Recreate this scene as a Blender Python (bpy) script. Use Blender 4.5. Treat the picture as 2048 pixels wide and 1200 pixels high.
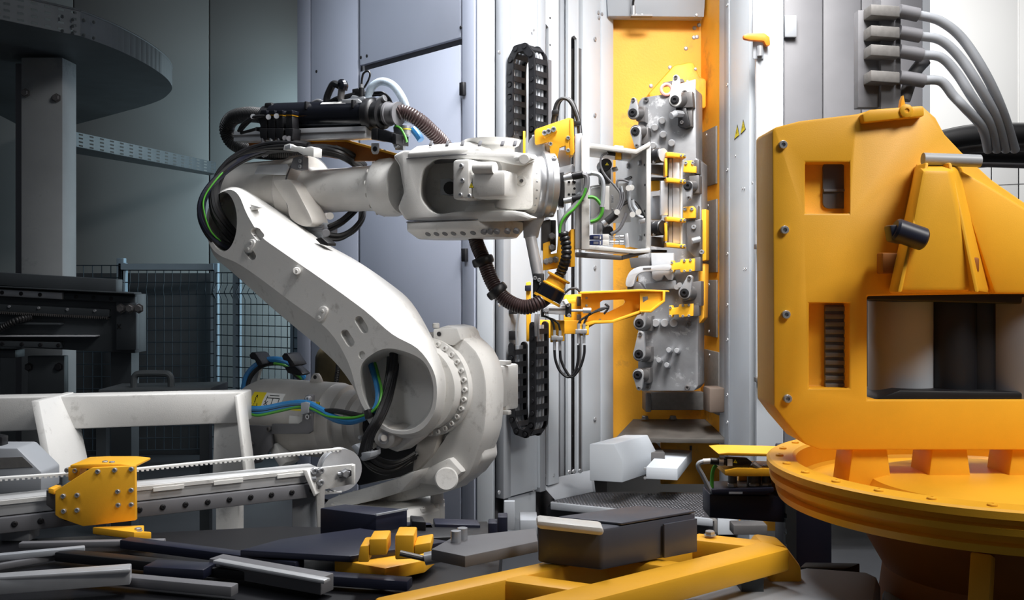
import bpy, bmesh, math, random
from mathutils import Vector as V, Matrix
random.seed(4)
for _o in list(bpy.data.objects): bpy.data.objects.remove(_o)
SC = bpy.context.scene; COL = SC.collection
# ---------------------------------------------------------------- camera, world, lamps, exposure
F, CX, CY, CZ = 2000.0, 1024.0, 560.0, 1.5
cam_d = bpy.data.cameras.new('camera'); cam = bpy.data.objects.new('camera', cam_d); COL.objects.link(cam)
cam.location = (0, 0, CZ); cam.rotation_euler = (math.pi/2, 0, 0)
cam_d.sensor_width = 36; cam_d.lens = 36*F/2048; cam_d.shift_y = -40/2048; cam_d.clip_start = .05
SC.camera = cam
w = bpy.data.worlds.new('world'); SC.world = w; w.use_nodes = True
w.node_tree.nodes['Background'].inputs[0].default_value = (.72, .78, .88, 1)
w.node_tree.nodes['Background'].inputs[1].default_value = .07
SC.view_settings.view_transform = 'Standard'; SC.view_settings.look = 'None'
SC.view_settings.exposure = 0.0; SC.view_settings.gamma = 1; SC.view_settings.use_curve_mapping = False
def lamp(name, loc, target, size, power, col=(1, 1, 1), sy=None, spread=180):
    d = bpy.data.lights.new(name, 'AREA'); d.shape = 'RECTANGLE'; d.size = size; d.size_y = sy or size
    d.energy = power; d.color = col; d.spread = math.radians(spread)
    o = bpy.data.objects.new(name, d); COL.objects.link(o); o.location = loc
    o.rotation_euler = (V(target)-V(loc)).to_track_quat('-Z', 'Y').to_euler(); return o
lamp('unseen_lamp', (1.3, 3.1, 4.6), (.4, 5.3, 1.5), 1.6, 62, (1, .98, .97), .8, 110)
lamp('unseen_lamp', (-.1, 4.9, 4.4), (-.5, 4.85, 1.2), 1.4, 45, (.97, .98, 1), .6, 90)
lamp('unseen_lamp', (1.0, 4.3, 4.2), (.75, 5.6, 1.6), .9, 50, (1, .98, .95), .5, 100)
lamp('unseen_lamp', (3.3, 6.6, 4.4), (3.2, 9, 1.8), 1.6, 120, (1, .99, .98), .8)
lamp('unseen_lamp', (-1.3, 8.75, 2.0), (-3.0, 8.9, 1.5), .8, 62, (.70, .9, 1), 3.0)  # added blue lamp, hidden behind the cabinet, to grade wall and fence
lamp('unseen_lamp', (-2.0, 2.3, 3.8), (-1.4, 3.6, .6), 1.2, 4, (.95, .97, 1), .8, 70)  # weak fill light added at the left front
lamp('unseen_lamp', (-2.4, 4.6, 4.7), (-.8, 6.2, 2.5), .8, 9, (.88, .94, 1), .6, 56)  # added narrow lamp that brightens the upper cabinet face
lamp('unseen_lamp', (2.4, 1.3, 3.8), (1.6, 3.0, .8), 1.2, 34, (1, .97, .92), .8, 100)  # unseen lamp aimed at the round table to shape its shading
# ---------------------------------------------------------------- materials
def lin(c):
    c = c/255.0
    return c/12.92 if c <= .04045 else ((c+.055)/1.055)**2.4
MATS = {}
def mat(n, rgb, rough=.5, metal=0.0, var=.06, ns=6.0, bump=0.0, bs=220.0, spot=None, spot_s=3.0, alpha=None, spec=.5, trans=0):
    m = bpy.data.materials.new(n); m.use_nodes = True; nt = m.node_tree; N = nt.nodes; L = nt.links
    b = N['Principled BSDF']; c = [lin(x) for x in rgb]
    tc = N.new('ShaderNodeTexCoord'); no = N.new('ShaderNodeTexNoise'); no.inputs['Scale'].default_value = ns
    no.inputs['Detail'].default_value = 6; L.new(tc.outputs['Object'], no.inputs['Vector'])
    r = N.new('ShaderNodeValToRGB'); L.new(no.outputs['Fac'], r.inputs[0])
    r.color_ramp.elements[0].position = .3; r.color_ramp.elements[1].position = .7
    r.color_ramp.elements[0].color = (*[x*(1-var) for x in c], 1); r.color_ramp.elements[1].color = (*[min(1, x*(1+var)) for x in c], 1)
    out = r.outputs[0]
    if spot:
        n2 = N.new('ShaderNodeTexNoise'); n2.inputs['Scale'].default_value = spot_s; n2.inputs['Detail'].default_value = 8
        n2.inputs['Roughness'].default_value = .7; L.new(tc.outputs['Object'], n2.inputs['Vector'])
        r2 = N.new('ShaderNodeValToRGB'); L.new(n2.outputs['Fac'], r2.inputs[0])
        r2.color_ramp.elements[0].position = .57; r2.color_ramp.elements[1].position = .72
        mx = N.new('ShaderNodeMix'); mx.data_type = 'RGBA'; L.new(r2.outputs[0], mx.inputs[0]); L.new(out, mx.inputs[6])
        mx.inputs[7].default_value = (*[lin(x) for x in spot], 1); out = mx.outputs[2]
    L.new(out, b.inputs['Base Color'])
    b.inputs['Roughness'].default_value = rough; b.inputs['Metallic'].default_value = metal
    b.inputs['Specular IOR Level'].default_value = spec
    if trans: b.inputs['Transmission Weight'].default_value = trans
    if alpha is not None: b.inputs['Alpha'].default_value = alpha
    if bump:
        n3 = N.new('ShaderNodeTexNoise'); n3.inputs['Scale'].default_value = bs; n3.inputs['Detail'].default_value = 3
        L.new(tc.outputs['Object'], n3.inputs['Vector'])
        bp = N.new('ShaderNodeBump'); bp.inputs['Strength'].default_value = bump; bp.inputs['Distance'].default_value = .004
        L.new(n3.outputs['Fac'], bp.inputs['Height']); L.new(bp.outputs[0], b.inputs['Normal'])
    MATS[n] = m; return m
WHITE = mat('robot_white_paint', (222, 221, 218), .38, var=.035, ns=5, bump=.12, bs=260, spot=(186, 184, 180), spot_s=11)
CAST = mat('bare_grey_casting', (198, 194, 188), .42, .2, var=.1, ns=7, bump=.12, bs=160)
PANEL = mat('white_sheet_panel', (192, 198, 205), .45, var=.02)
CAB = mat('blue_grey_cabinet_paint', (162, 168, 184), .5, var=.04, ns=2, bump=.05, bs=400)
GPANEL = mat('grey_sheet_panel', (158, 162, 168), .45, var=.03)
DGREY = mat('mid_grey_paint', (112, 112, 116), .55, var=.06)
ORANGE = mat('amber_yellow_paint', (242, 178, 44), .45, var=.05, ns=5, bump=.06, bs=300, spec=.4)
OCHRE = mat('stained_amber_wall_paint', (242, 172, 46), .55, var=.1, ns=3, bump=.3, bs=90, spot=(172, 122, 62), spot_s=2.2)
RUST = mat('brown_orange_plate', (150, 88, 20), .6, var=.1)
STEEL = mat('bare_steel', (184, 186, 190), .32, .6, var=.1, ns=14)
ALU = mat('brushed_aluminium', (208, 210, 214), .36, .45, var=.05, ns=20)
FIXT = mat('machined_fixture_steel', (146, 147, 150), .4, .4, var=.28, ns=5, bump=.1, bs=40, spot=(226, 227, 230), spot_s=9)
DSTEEL = mat('dark_oiled_steel', (104, 102, 102), .42, .45, var=.2, ns=6, spot=(120, 110, 100), spot_s=6)
GREYPLATE = mat('grey_speckled_plate', (118, 116, 114), .6, .2, var=.12, ns=40)
BLACK = mat('black_plastic', (24, 24, 27), .42, var=.2)
RUB = mat('black_rubber', (20, 20, 22), .5, var=.15)
BGLOSS = mat('gloss_black_cylinder', (22, 24, 32), .22, .2, var=.2, ns=4)
NAVY = mat('blue_black_frame_paint', (30, 33, 50), .4, var=.15, ns=4)
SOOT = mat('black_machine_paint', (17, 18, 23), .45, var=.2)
HOSE = mat('brown_black_ribbed_hose', (58, 44, 44), .38, var=.1)
BLUE = mat('blue_cable', (44, 120, 178), .4, var=.08)
GREEN = mat('green_cable', (72, 150, 46), .45, var=.1)
CLEAR = mat('clear_braided_hose', (205, 222, 236), .3, var=.12, ns=160, alpha=.82)
OLIVE = mat('olive_brown_cloth', (74, 64, 40), .85, var=.3, ns=9, bump=.4, bs=30)
YELL = mat('yellow_sticker', (236, 214, 40), .5, var=.02)
WSTK = mat('white_sticker', (235, 235, 232), .5, var=.02)
INK = mat('black_ink', (18, 18, 18), .6, var=.05)
PINK = mat('pink_plastic_ring', (246, 170, 160), .4, var=.06)
NBLUE = mat('navy_display', (36, 48, 92), .3, var=.05)
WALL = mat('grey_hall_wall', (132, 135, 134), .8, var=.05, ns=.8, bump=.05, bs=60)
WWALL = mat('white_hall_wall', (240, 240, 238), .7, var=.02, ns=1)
FLOOR = mat('dark_grey_floor', (46, 48, 52), .5, var=.15, ns=1.5)
POST = mat('pale_steel_post', (142, 146, 148), .6, .1, var=.12, ns=3, spot=(110, 118, 120), spot_s=3)
GALV = mat('galvanised_tray', (76, 81, 84), .55, .4, var=.12, ns=6)
DARKM = mat('dark_gantry_paint', (62, 67, 71), .5, .2, var=.15, ns=3)
FENCEM = mat('dark_fence_wire', (44, 58, 68), .5, .2, var=.1)
FENCEP = mat('blue_grey_fence_post', (126, 146, 160), .55, var=.06)
GLASSD = mat('smoky_grey_window', (98, 96, 98), .25, .1, var=.08, ns=3)
BRIGHT = mat('bright_plate', (206, 207, 208), .4, .2, var=.08, ns=9)
BOXP = mat('slate_box_paint', (80, 82, 92), .4, .2, var=.06)
LIPM = mat('chip_lip_steel', (84, 80, 76), .55, .3, var=.2, ns=10)
TRAYM = mat('tread_plate_steel', (84, 84, 88), .4, .6, var=.2, ns=8)
# ---------------------------------------------------------------- geometry helpers
Z = V((0, 0, 1)); X = V((1, 0, 0)); Y = V((0, 1, 0))
def P(x, y, d): return V(((x-CX)/F*d, d, CZ-(y-CY)/F*d))       # a point seen at (x, y), d metres away
def ray(x, y): return V(((x-CX)/F, 1, -(y-CY)/F))
def hz(x, y, z): return P(x, y, (CZ-z)*F/(y-CY))                # a point on the level z
class Plane:
    def __init__(s, p, n): s.p = V(p); s.n = V(n).normalized()
    def __call__(s, x, y, off=0):
        d = ray(x, y); k = ((s.p + s.n*off - V((0, 0, CZ))).dot(s.n))/d.dot(s.n)
        return V((0, 0, CZ)) + d*k
    def atz(s, x, z, off=0):
        d = V(((x-CX)/F, 1, 0)); q = s.p + s.n*off; k = (q.x*s.n.x+q.y*s.n.y)/d.dot(s.n)
        return V((d.x*k, k, z))
def cat(pts, res=6, closed=False):
    pts = [V(p) for p in pts]; n = len(pts); out = []
    for i in range(n if closed else n-1):
        g = (lambda k: pts[k % n]) if closed else (lambda k: pts[min(max(k, 0), n-1)])
        a, b, c, d = g(i-1), g(i), g(i+1), g(i+2)
        for j in range(res):
            t = j/res
            out.append(.5*((2*b)+(c-a)*t+(2*a-5*b+4*c-d)*t*t+(3*b-a-3*c+d)*t**3))
    if not closed: out.append(pts[-1])
    return out
def basis(d):
    d = V(d).normalized(); u = d.cross(Z)
    if u.length < 1e-4: u = d.cross(X)
    u.normalize(); return u, u.cross(d).normalized()
class MB:
    def __init__(s): s.b = bmesh.new()
    def _merge(s, t):
        me = bpy.data.meshes.new('t'); t.to_mesh(me); t.free(); s.b.from_mesh(me); bpy.data.meshes.remove(me)
    def _bev(s, t, bev, seg=2, ang=25):
        bmesh.ops.recalc_face_normals(t, faces=t.faces[:])
        if bev:
            es = [e for e in t.edges if len(e.link_faces) == 2 and e.calc_face_angle(0) > math.radians(ang)]
            bmesh.ops.bevel(t, geom=es, offset=bev, segments=seg, profile=.5, affect='EDGES', clamp_overlap=True)
        s._merge(t); return s
    def prism(s, pts, vec, bev=0, seg=2, ang=25):
        t = bmesh.new(); vec = V(vec); a = [t.verts.new(V(p)) for p in pts]; c = [t.verts.new(V(p)+vec) for p in pts]
        n = len(a); t.faces.new(a); t.faces.new(c[::-1])
        for i in range(n): t.faces.new((a[i], c[i], c[(i+1) % n], a[(i+1) % n]))
        return s._bev(t, bev, seg, ang)
    def box(s, c, ax, bev=0, seg=2):                           # centre, three full-length axis vectors
        c = V(c); a, b, d = [V(v)*.5 for v in ax]
        return s.prism([c-a-b-d, c+a-b-d, c+a+b-d, c-a+b-d], d*2, bev, seg)
    def bx(s, c, sz, bev=0): return s.box(c, (X*sz[0], Y*sz[1], Z*sz[2]), bev)
    def beam(s, p, q, wd, h, up=Z, bev=0):
        p, q = V(p), V(q); d = q-p; sd = d.cross(V(up)).normalized(); u = sd.cross(d).normalized()
        return s.box((p+q)/2, (d, sd*wd, u*h), bev)
    def loft(s, rings, cap=True, closed=True, bev=0):
        t = bmesh.new(); R = [[t.verts.new(V(p)) for p in r] for r in rings]; n = len(R[0])
        for i in range(len(R)-1):
            for j in range(n if closed else n-1):
                k = (j+1) % n; t.faces.new((R[i][j], R[i][k], R[i+1][k], R[i+1][j]))
        if cap: t.faces.new(R[0][::-1]); t.faces.new(R[-1])
        return s._bev(t, bev)
    def lathe(s, p, d, prof, n=32, squash=None):
        p = V(p); d = V(d).normalized(); u, v = basis(d); t = bmesh.new(); R = []
        for (h, r) in prof:
            if r < 1e-6: R.append([t.verts.new(p+d*h)])
            else: R.append([t.verts.new(p+d*h+u*(r*math.cos(2*math.pi*i/n))+v*(r*math.sin(2*math.pi*i/n))) for i in range(n)])
        for A, B in zip(R, R[1:]):
            for i in range(n):
                k = (i+1) % n
                if len(A) == 1 and len(B) == 1: continue
                if len(A) == 1: t.faces.new((A[0], B[i], B[k]))
                elif len(B) == 1: t.faces.new((A[i], A[k], B[0]))
                else: t.faces.new((A[i], A[k], B[k], B[i]))
        if len(R[0]) > 1: t.faces.new(R[0][::-1])
        if len(R[-1]) > 1: t.faces.new(R[-1])
        return s._bev(t, 0)
    def cyl(s, p, q, r, n=20, r2=None, ch=0):
        p, q = V(p), V(q); h = (q-p).length; r2 = r if r2 is None else r2
        pr = [(0, r), (h, r2)] if not ch else [(0, r-ch), (ch, r), (h-ch, r2), (h, r2-ch)]
        return s.lathe(p, q-p, pr, n)
    def tube(s, pts, r, n=8, res=6, rib=0, pitch=.012, smooth=True):
        c = cat(pts, res) if smooth else [V(p) for p in pts]
        if rib:                                                # a ribbed hose: resample at half the pitch
            L = [0]
            for a, b in zip(c, c[1:]): L.append(L[-1]+(b-a).length)
            m = max(4, int(L[-1]/(pitch/3))); o = []; j = 0
            for i in range(m+1):
                q = L[-1]*i/m
                while j < len(L)-2 and L[j+1] < q: j += 1
                f = (q-L[j])/max(1e-9, L[j+1]-L[j]); o.append(c[j].lerp(c[j+1], f))
            c = o
        t = bmesh.new(); u = None; R = []
        for i, p in enumerate(c):
            d = (c[min(i+1, len(c)-1)]-c[max(i-1, 0)]).normalized()
            if u is None: u, v = basis(d)
            u = (u-d*u.dot(d)).normalized(); v = d.cross(u)
            rr = r*(1-rib*(1 if i % 3 == 0 else 0)) if rib else r
            R.append([t.verts.new(p+u*(rr*math.cos(2*math.pi*k/n))+v*(rr*math.sin(2*math.pi*k/n))) for k in range(n)])
        for A, B in zip(R, R[1:]):
            for k in range(n): t.faces.new((A[k], A[(k+1) % n], B[(k+1) % n], B[k]))
        t.faces.new(R[0][::-1]); t.faces.new(R[-1]); return s._bev(t, 0)
    def obj(s, name, m, parent=None, label=None, cat=None, group=None, kind=None, cut=None, ang=32, mod_bev=0):
        me = bpy.data.meshes.new(name); s.b.to_mesh(me); s.b.free()
        o = bpy.data.objects.new(name, me); COL.objects.link(o)
        if cut is not None:                                    # recesses: boolean difference, then baked
            cm = bpy.data.meshes.new('c'); cut.b.to_mesh(cm); cut.b.free(); co = bpy.data.objects.new('c', cm); COL.objects.link(co)
            md = o.modifiers.new('b', 'BOOLEAN'); md.object = co; md.operation = 'DIFFERENCE'; md.solver = 'EXACT'
            if mod_bev:
                mb = o.modifiers.new('v', 'BEVEL'); mb.width = mod_bev; mb.segments = 2; mb.limit_method = 'ANGLE'; mb.angle_limit = math.radians(30)
            dg = bpy.context.evaluated_depsgraph_get(); nm = bpy.data.meshes.new_from_object(o.evaluated_get(dg))
            o.modifiers.clear(); o.data = nm; nm.name = name; bpy.data.objects.remove(co); bpy.data.meshes.remove(cm); me = nm
        off = worldloc(parent) if parent else V((0, 0, 0))
        if parent is None and kind != 'structure' and len(me.vertices):
            xs = [v.co for v in me.vertices]
            off = V(((min(c.x for c in xs)+max(c.x for c in xs))/2, (min(c.y for c in xs)+max(c.y for c in xs))/2, min(c.z for c in xs))); o.location = off
        if off.length > 0: me.transform(Matrix.Translation(-off))
        me.materials.clear(); me.materials.append(m)
        me.polygons.foreach_set('use_smooth', [True]*len(me.polygons)); me.set_sharp_from_angle(angle=math.radians(ang))
        if parent: o.parent = parent
        props(o, label, cat, group, kind); return o
def props(o, label=None, cat=None, group=None, kind=None):
    if label: o['label'] = label
    if cat: o['category'] = cat
    if group: o['group'] = group
    if kind: o['kind'] = kind
    return o
def worldloc(o):
    v = V((0, 0, 0))
    while o: v = v+o.location; o = o.parent
    return v
def thing(name, loc, label, cat, group=None):
    o = bpy.data.objects.new(name, None); COL.objects.link(o); o.location = loc; o.empty_display_size = .1
    return props(o, label, cat, group)
def dup(root, shift, label=None):                              # the thing and every part of it
    def cp(o, par):
        c = o.copy(); COL.objects.link(c)
        if par: c.parent = par
        for ch in list(o.children): cp(ch, c)
        return c
    r = cp(root, None); r.location = root.location+V(shift)
    if label: r['label'] = label
    return r
_bolt = {}
def bolt_mesh(m, kind):
    k = (m.name, kind)
    if k not in _bolt:
        M = MB()
        if kind == 'hex': M.lathe((0, 0, 0), Z, [(0, 1.35), (.12, 1.35), (.13, 1.0), (.8, 1.0), (.95, .85)], 6)
        elif kind == 'flat': M.lathe((0, 0, 0), Z, [(0, 1), (.25, .95), (.42, .6), (.42, .35), (.25, .3)], 12)
        else: M.lathe((0, 0, 0), Z, [(-.3, 1), (.8, 1), (.95, .88), (.95, .5), (.45, .45), (.45, 0)], 12)
        me = bpy.data.meshes.new('bolt'); M.b.to_mesh(me); M.b.free(); me.materials.append(m)
        me.polygons.foreach_set('use_smooth', [True]*len(me.polygons)); me.set_sharp_from_angle(angle=math.radians(35)); _bolt[k] = me
    return _bolt[k]
def bolt(parent, pos, nrm, r, m=None, kind='socket', name='bolt'):
    o = bpy.data.objects.new(name, bolt_mesh(m or STEEL, kind)); COL.objects.link(o)
    o.location = V(pos)-worldloc(parent); o.rotation_euler = V(nrm).to_track_quat('Z', 'Y').to_euler(); o.scale = (r, r, r)
    o.parent = parent; return o
def B(): return MB()
def poly(pts, pl, off=0): return [pl(x, y, off) for x, y in pts]
def fr(pts, d): return [P(x, y, d) for x, y in pts]
def rect(x0, y0, x1, y1): return [(x0, y0), (x1, y0), (x1, y1), (x0, y1)]
def rrect(x0, y0, x1, y1, r, n=4):
    o = []
    for cx, cy, a in ((x1-r, y0+r, -90), (x1-r, y1-r, 0), (x0+r, y1-r, 90), (x0+r, y0+r, 180)):
        for i in range(n+1):
            t = math.radians(a+90*i/n); o.append((cx+r*math.cos(t), cy+r*math.sin(t)))
    return o
def ell(cx, cy, a, b, n=28, rot=0):
    c, s = math.cos(rot), math.sin(rot)
    return [(cx+a*math.cos(t)*c-b*math.sin(t)*s, cy+a*math.cos(t)*s+b*math.sin(t)*c) for t in [2*math.pi*i/n for i in range(n)]]
def warn_sign(parent, pl_pts, name='warning_sign', off=V((0, 0, 0))):
    """a yellow triangle with a black border and a bolt mark: three corner points in the world"""
    a, b, c = [V(p) for p in pl_pts]; n = (b-a).cross(c-a).normalized(); ctr = (a+b+c)/3
    if n.dot(ctr-V((0, 0, CZ))) > 0: n = -n
    f = lambda p, k: ctr+(p-ctr)*k
    s = B().prism([a, b, c], n*.0012).obj(name, INK, parent, label='black bordered yellow warning triangle')
    B().prism([f(a, .8)+n*.0012, f(b, .8)+n*.0012, f(c, .8)+n*.0012], n*.0004).obj('sign_face', YELL, s)
    top, base = a, (b+c)/2; ax = base-top; sd = (c-b)*.5
    g = lambda u, v: top+ax*u+sd*v+n*.0016
    B().prism([g(.38, .06), g(.36, .2), g(.58, .08), g(.57, .2), g(.84, -.06), g(.66, -.02), g(.68, -.16)], n*.0004).obj('sign_mark', INK, s)
    return s
# ---------------------------------------------------------------- the setting
B().bx((0, 5.5, -.05), (16, 11, .1)).obj('floor', FLOOR, kind='structure')
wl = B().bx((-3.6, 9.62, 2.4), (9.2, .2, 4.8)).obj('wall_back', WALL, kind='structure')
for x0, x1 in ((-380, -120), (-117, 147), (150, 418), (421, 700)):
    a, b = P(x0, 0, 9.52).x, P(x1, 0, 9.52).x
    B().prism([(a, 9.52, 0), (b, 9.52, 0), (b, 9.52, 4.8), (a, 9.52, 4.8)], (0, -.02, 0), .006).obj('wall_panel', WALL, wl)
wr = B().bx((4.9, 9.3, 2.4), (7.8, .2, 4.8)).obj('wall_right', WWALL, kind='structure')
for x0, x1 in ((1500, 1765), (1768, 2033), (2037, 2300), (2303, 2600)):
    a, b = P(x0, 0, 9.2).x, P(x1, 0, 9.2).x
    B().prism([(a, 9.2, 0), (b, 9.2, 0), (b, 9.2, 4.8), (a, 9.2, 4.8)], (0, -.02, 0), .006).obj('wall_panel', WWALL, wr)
# ---------------------------------------------------------------- machine tool enclosure
C0 = P(958, 560, 5.6)
cab = Plane(C0, (-1.09, -1, 0)); post = Plane(C0, (-.22, -1, 0))
J0 = post.atz(990, 1.5); jam = Plane(J0, (1.23, -1, 0)); dJ = V((1, 1.23, 0)).normalized()
mach = thing('machine_tool', (.4, 7.0, 0), 'large blue-grey and white machine enclosure behind the white robot arm', 'machine')
def slab(pl, x0, x1, z0, z1, o0, o1, name, m, bev=.004, par=None, **k):
    q = [pl.atz(x0, z0, o0), pl.atz(x1, z0, o0), pl.atz(x1, z1, o0), pl.atz(x0, z1, o0)]
    return B().prism(q, pl.n*(o1-o0), bev).obj(name, m, par or mach, **k)
c1 = cab.atz(602, 0, -.03); cq = cab.atz(957, 0, -.03); jr = jam.atz(1214, 0, -.12)
ZT = 3.9
B().prism([V((p[0], p[1], .0)) for p in ((cq.x, cq.y), (c1.x, c1.y), (-.8, 8.3), (.5, 8.3), (jr.x-.02, jr.y+.3), (jr.x, jr.y), jam.atz(1000, 0, -.12)[:2])], (0, 0, ZT)).obj('housing_body', DGREY, mach)
zs = cab(928, 85).z
for a, b, z0, z1, nm in ((602, 628, .02, ZT, 0), (630.5, 723, .02, ZT, 0), (728, 929, zs+.03, ZT, 1), (728, 929, .02, zs-.01, 2), (932.5, 957, .02, ZT, 0)):
    slab(cab, a, b, z0, z1, -.02, .012, 'side_panel', CAB, .005)
for x, y in ((633, 143), (722, 115), (734, 112), (922, 55), (633, 560), (724, 560)):
    bolt(mach, cab(x, y, .012), cab.n, .011, BLACK, 'flat', 'hole_plug')
for x, y in ((926, 178), (930, 510), (930, 820)):
    c = cab(x, y, .02); B().box(c, (cab.n*.03, Z*.075, cab.n.cross(Z)*.035), .004).obj('panel_hinge', BLACK, mach)
# corner post and left jamb, sheet by sheet
slab(post, 958, 990, .0, ZT, -.05, .0, 'corner_post', PANEL, .006)
def on(pl, x, y, off=0): return pl(x, y, off)
zb = lambda x, y, pl=jam: pl(x, y).z
s1 = slab(jam, 990.5, 1005, zb(1003, 998), ZT, -.05, .012, 'edge_strip', GPANEL, .003)
for y in (105, 440, 610, 840, 985): bolt(s1, jam(998, y, .012), jam.n, .012, STEEL, 'flat')
slab(jam, 1006, 1061, zb(1003, 998), ZT, -.05, .0, 'guard_sheet', PANEL, .003)
slab(jam, 1006, 1061, .0, zb(1003, 1002), -.06, -.02, 'lower_sheet', PANEL, .003)
s1 = slab(jam, 1062, 1073, zb(1070, 985), ZT, -.05, .02, 'edge_strip', GPANEL, .003)
for y in (60, 330, 700, 980): bolt(s1, jam(1067, y, .02), jam.n, .009, STEEL, 'flat')
def slotted(x0, x1, sx0, sx1, ytop, zbot, off, m=PANEL):
    zt = jam(sx0, ytop).z
    q = [(x0, ZT), (x1, ZT), (x1, zbot), (sx1, zbot), (sx1, zt-.03)]+[(sx0+(sx1-sx0)*(.5+.5*math.cos(t)), zt-.03+.03*math.sin(t)) for t in (.5, 1.57, 2.6)]+[(sx0, zt-.03), (sx0, zbot), (x0, zbot)]
    B().prism([jam.atz(x, z, off-.02) for x, z in q], jam.n*.02, 0).obj('slotted_sheet', m, mach)
    slab(jam, sx0-4, sx1+4, zbot, zt+.02, -.11, -.09, 'slot_back', SOOT, 0)
    r = slab(jam, sx0+3, sx1-.5, zbot-.03, zt-.06, -.07, -.012, 'guide_rail', DSTEEL, .004)
    for i in range(14): bolt(r, jam.atz((sx0+sx1)/2+1.5, zbot+.06+i*(zt-zbot-.15)/13, -.012), jam.n, .007, BLACK, 'flat')
slotted(1074, 1112, 1078, 1092, 45, .28, .016)
slab(jam, 1113, 1130, .28, ZT, -.06, -.03, 'guard_sheet', GPANEL, .003)
slotted(1131, 1152, 1137, 1149, 68, .28, .006)
sl = slab(jam, 1096, 1102, zb(1099, 420), zb(1099, 122), .016, .02, 'cover_strip', DGREY, 0)
g3 = slab(jam, 1153, 1188, .3, ZT, -.05, .0, 'guard_sheet', PANEL, .003)
g4 = slab(jam, 1189, 1213, .3, ZT, -.05, .004, 'guard_sheet', PANEL, .003)
for y in (78, 230, 535, 838): bolt(g4, jam(1190, y, .004), jam.n, .014, STEEL, 'flat')
for x, y in ((1197, 25), (1198, 35), (1204, 28)): bolt(g4, jam(x, y, .004), jam.n, .012, STEEL, 'flat')
for x, y in ((1100, 36), (1100, 90), (1113, 250)): bolt(mach, jam(min(x, 1110), y, .016), jam.n, .006, BLACK, 'flat', 'hole_plug')
# yellow compartment: back plate, side wall, plates on the wall
BK = 6.55
bk = B().prism(fr([(1212, -60), (1404, -60), (1404, 885), (1226, 885)], BK), (0, .04, 0)).obj('compartment_back', OCHRE, mach, label='amber painted back plate of the machining compartment')
for x, y in ((1302, 172), (1340, 135), (1372, 97), (1388, 75), (1389, 56), (1394, 74), (1398, 50), (1222, 860), (1291, 850)): bolt(bk, P(x, y, BK), -Y, .014, STEEL, 'flat')
hd = B().prism(fr([(1206, -70), (1410, -70), (1402, 42), (1213, 40)], BK-.03), (0, -.1, 0), .004).obj('header_plate', GPANEL, mach)
for x in (1262, 1272, 1284, 1393): bolt(hd, P(x, 30, BK-.13), -Y, .011, STEEL, 'flat')
B().prism(fr(rect(1261, 33, 1303, 36), BK-.14), (0, -.05, 0)).obj('sensor_bracket', DSTEEL, hd)
B().tube([P(1268, -60, BK-.2), P(1268, -10, BK-.2), P(1266, 8, BK-.18), P(1267, 33, BK-.17)], .008).obj('sensor_cable', BLACK, hd)
B().cyl(P(1267, 12, BK-.175), P(1267, 33, BK-.175), .014).obj('sensor_plug', STEEL, hd)
W0, W1 = P(1402, 0, BK), P(1453, 0, 6.02)
ywn = V((-(W1.y-W0.y), (W1.x-W0.x), 0)); ywn = -ywn if ywn.x > 0 else ywn
yw = Plane((W0.x, W0.y, 1), ywn)
zz = lambda x, y: yw(x, y).z
slab(yw, 1400, 1461, zz(1440, 884), ZT, -.03, .0, 'compartment_side', OCHRE, 0, label='amber side wall of the compartment with grey wear plates')
for (x0, y0, x1, y1) in ((1406, 259, 1435, 372), (1409, 402, 1436, 545), (1411, 560, 1436, 672), (1412, 700, 1440, 822)):
    za, zb2 = yw(1420, y1).z, yw(1420, y0).z
    q = slab(yw, x0, x1, za, zb2, .0, .012, 'wear_plate', GREYPLATE, .003)
    for zc in (za+.03, zb2-.03): bolt(q, yw.atz(x0+7, zc, .012), yw.n, .011, STEEL, 'flat')
bb = yw(1428, 798, .05); B().box(bb, (yw.n*.1, Z*.15, yw.n.cross(Z)*.14), .012).obj('rubber_buffer', mat('brown_rubber', (104, 90, 80), .7), mach)
hump = B().prism(fr([(1290, 196), (1340, 140), (1378, 133), (1392, 165), (1404, 166), (1404, 225), (1300, 230)], BK), (0, -.16, 0), .02).obj('hood', OCHRE, mach)
B().prism(fr([(1326, 166), (1364, 158), (1369, 164), (1328, 172)], BK-.16), (0, -.012, 0)).obj('hood_slot', DSTEEL, hump)
for x, y in ((1375, 163), (1391, 138)): bolt(hump, P(x, y, BK-.16), -Y, .01, STEEL, 'flat')
B().prism(fr([(1384, 130), (1400, 125), (1402, 170), (1392, 175)], BK-.162), (0, -.004, 0)).obj('hood_patch', ORANGE, hump) if 0 else None
# plates under the fixture, chip lip, lower panel
B().prism(fr(rect(1290, 782, 1404, 818), 6.5), (0, -.06, 0), .006).obj('lower_plate', GREYPLATE, mach)
B().prism(fr(rect(1284, 780, 1296, 818), 6.5), (0, -.16, 0), .01).obj('lower_stop', DSTEEL, mach)
lipm = B().loft([[P(1266, 838, 6.5), P(1440, 838, 6.45), P(1440, 846, 6.45), P(1266, 846, 6.5)], [P(1232, 874, 6.12), P(1465, 878, 6.02), P(1465, 888, 6.02), P(1232, 884, 6.12)]], bev=.004).obj('chip_lip', LIPM, mach)
for x in (1290, 1346): bolt(lipm, P(x, 838, 6.45), Z, .022, DSTEEL, 'hex')
lp = B().prism(fr(rect(1322, 885, 1458, 968), 6.42), (0, .03, 0)).obj('lower_panel', OCHRE, mach)
bolt(lp, P(1355, 907, 6.42), -Y, .02, DSTEEL, 'flat')
for y0, y1 in ((892, 905),): B().prism(fr(rect(1380, y0, 1384, y1), 6.41), (0, .02, 0)).obj('panel_slot', SOOT, lp)
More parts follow.
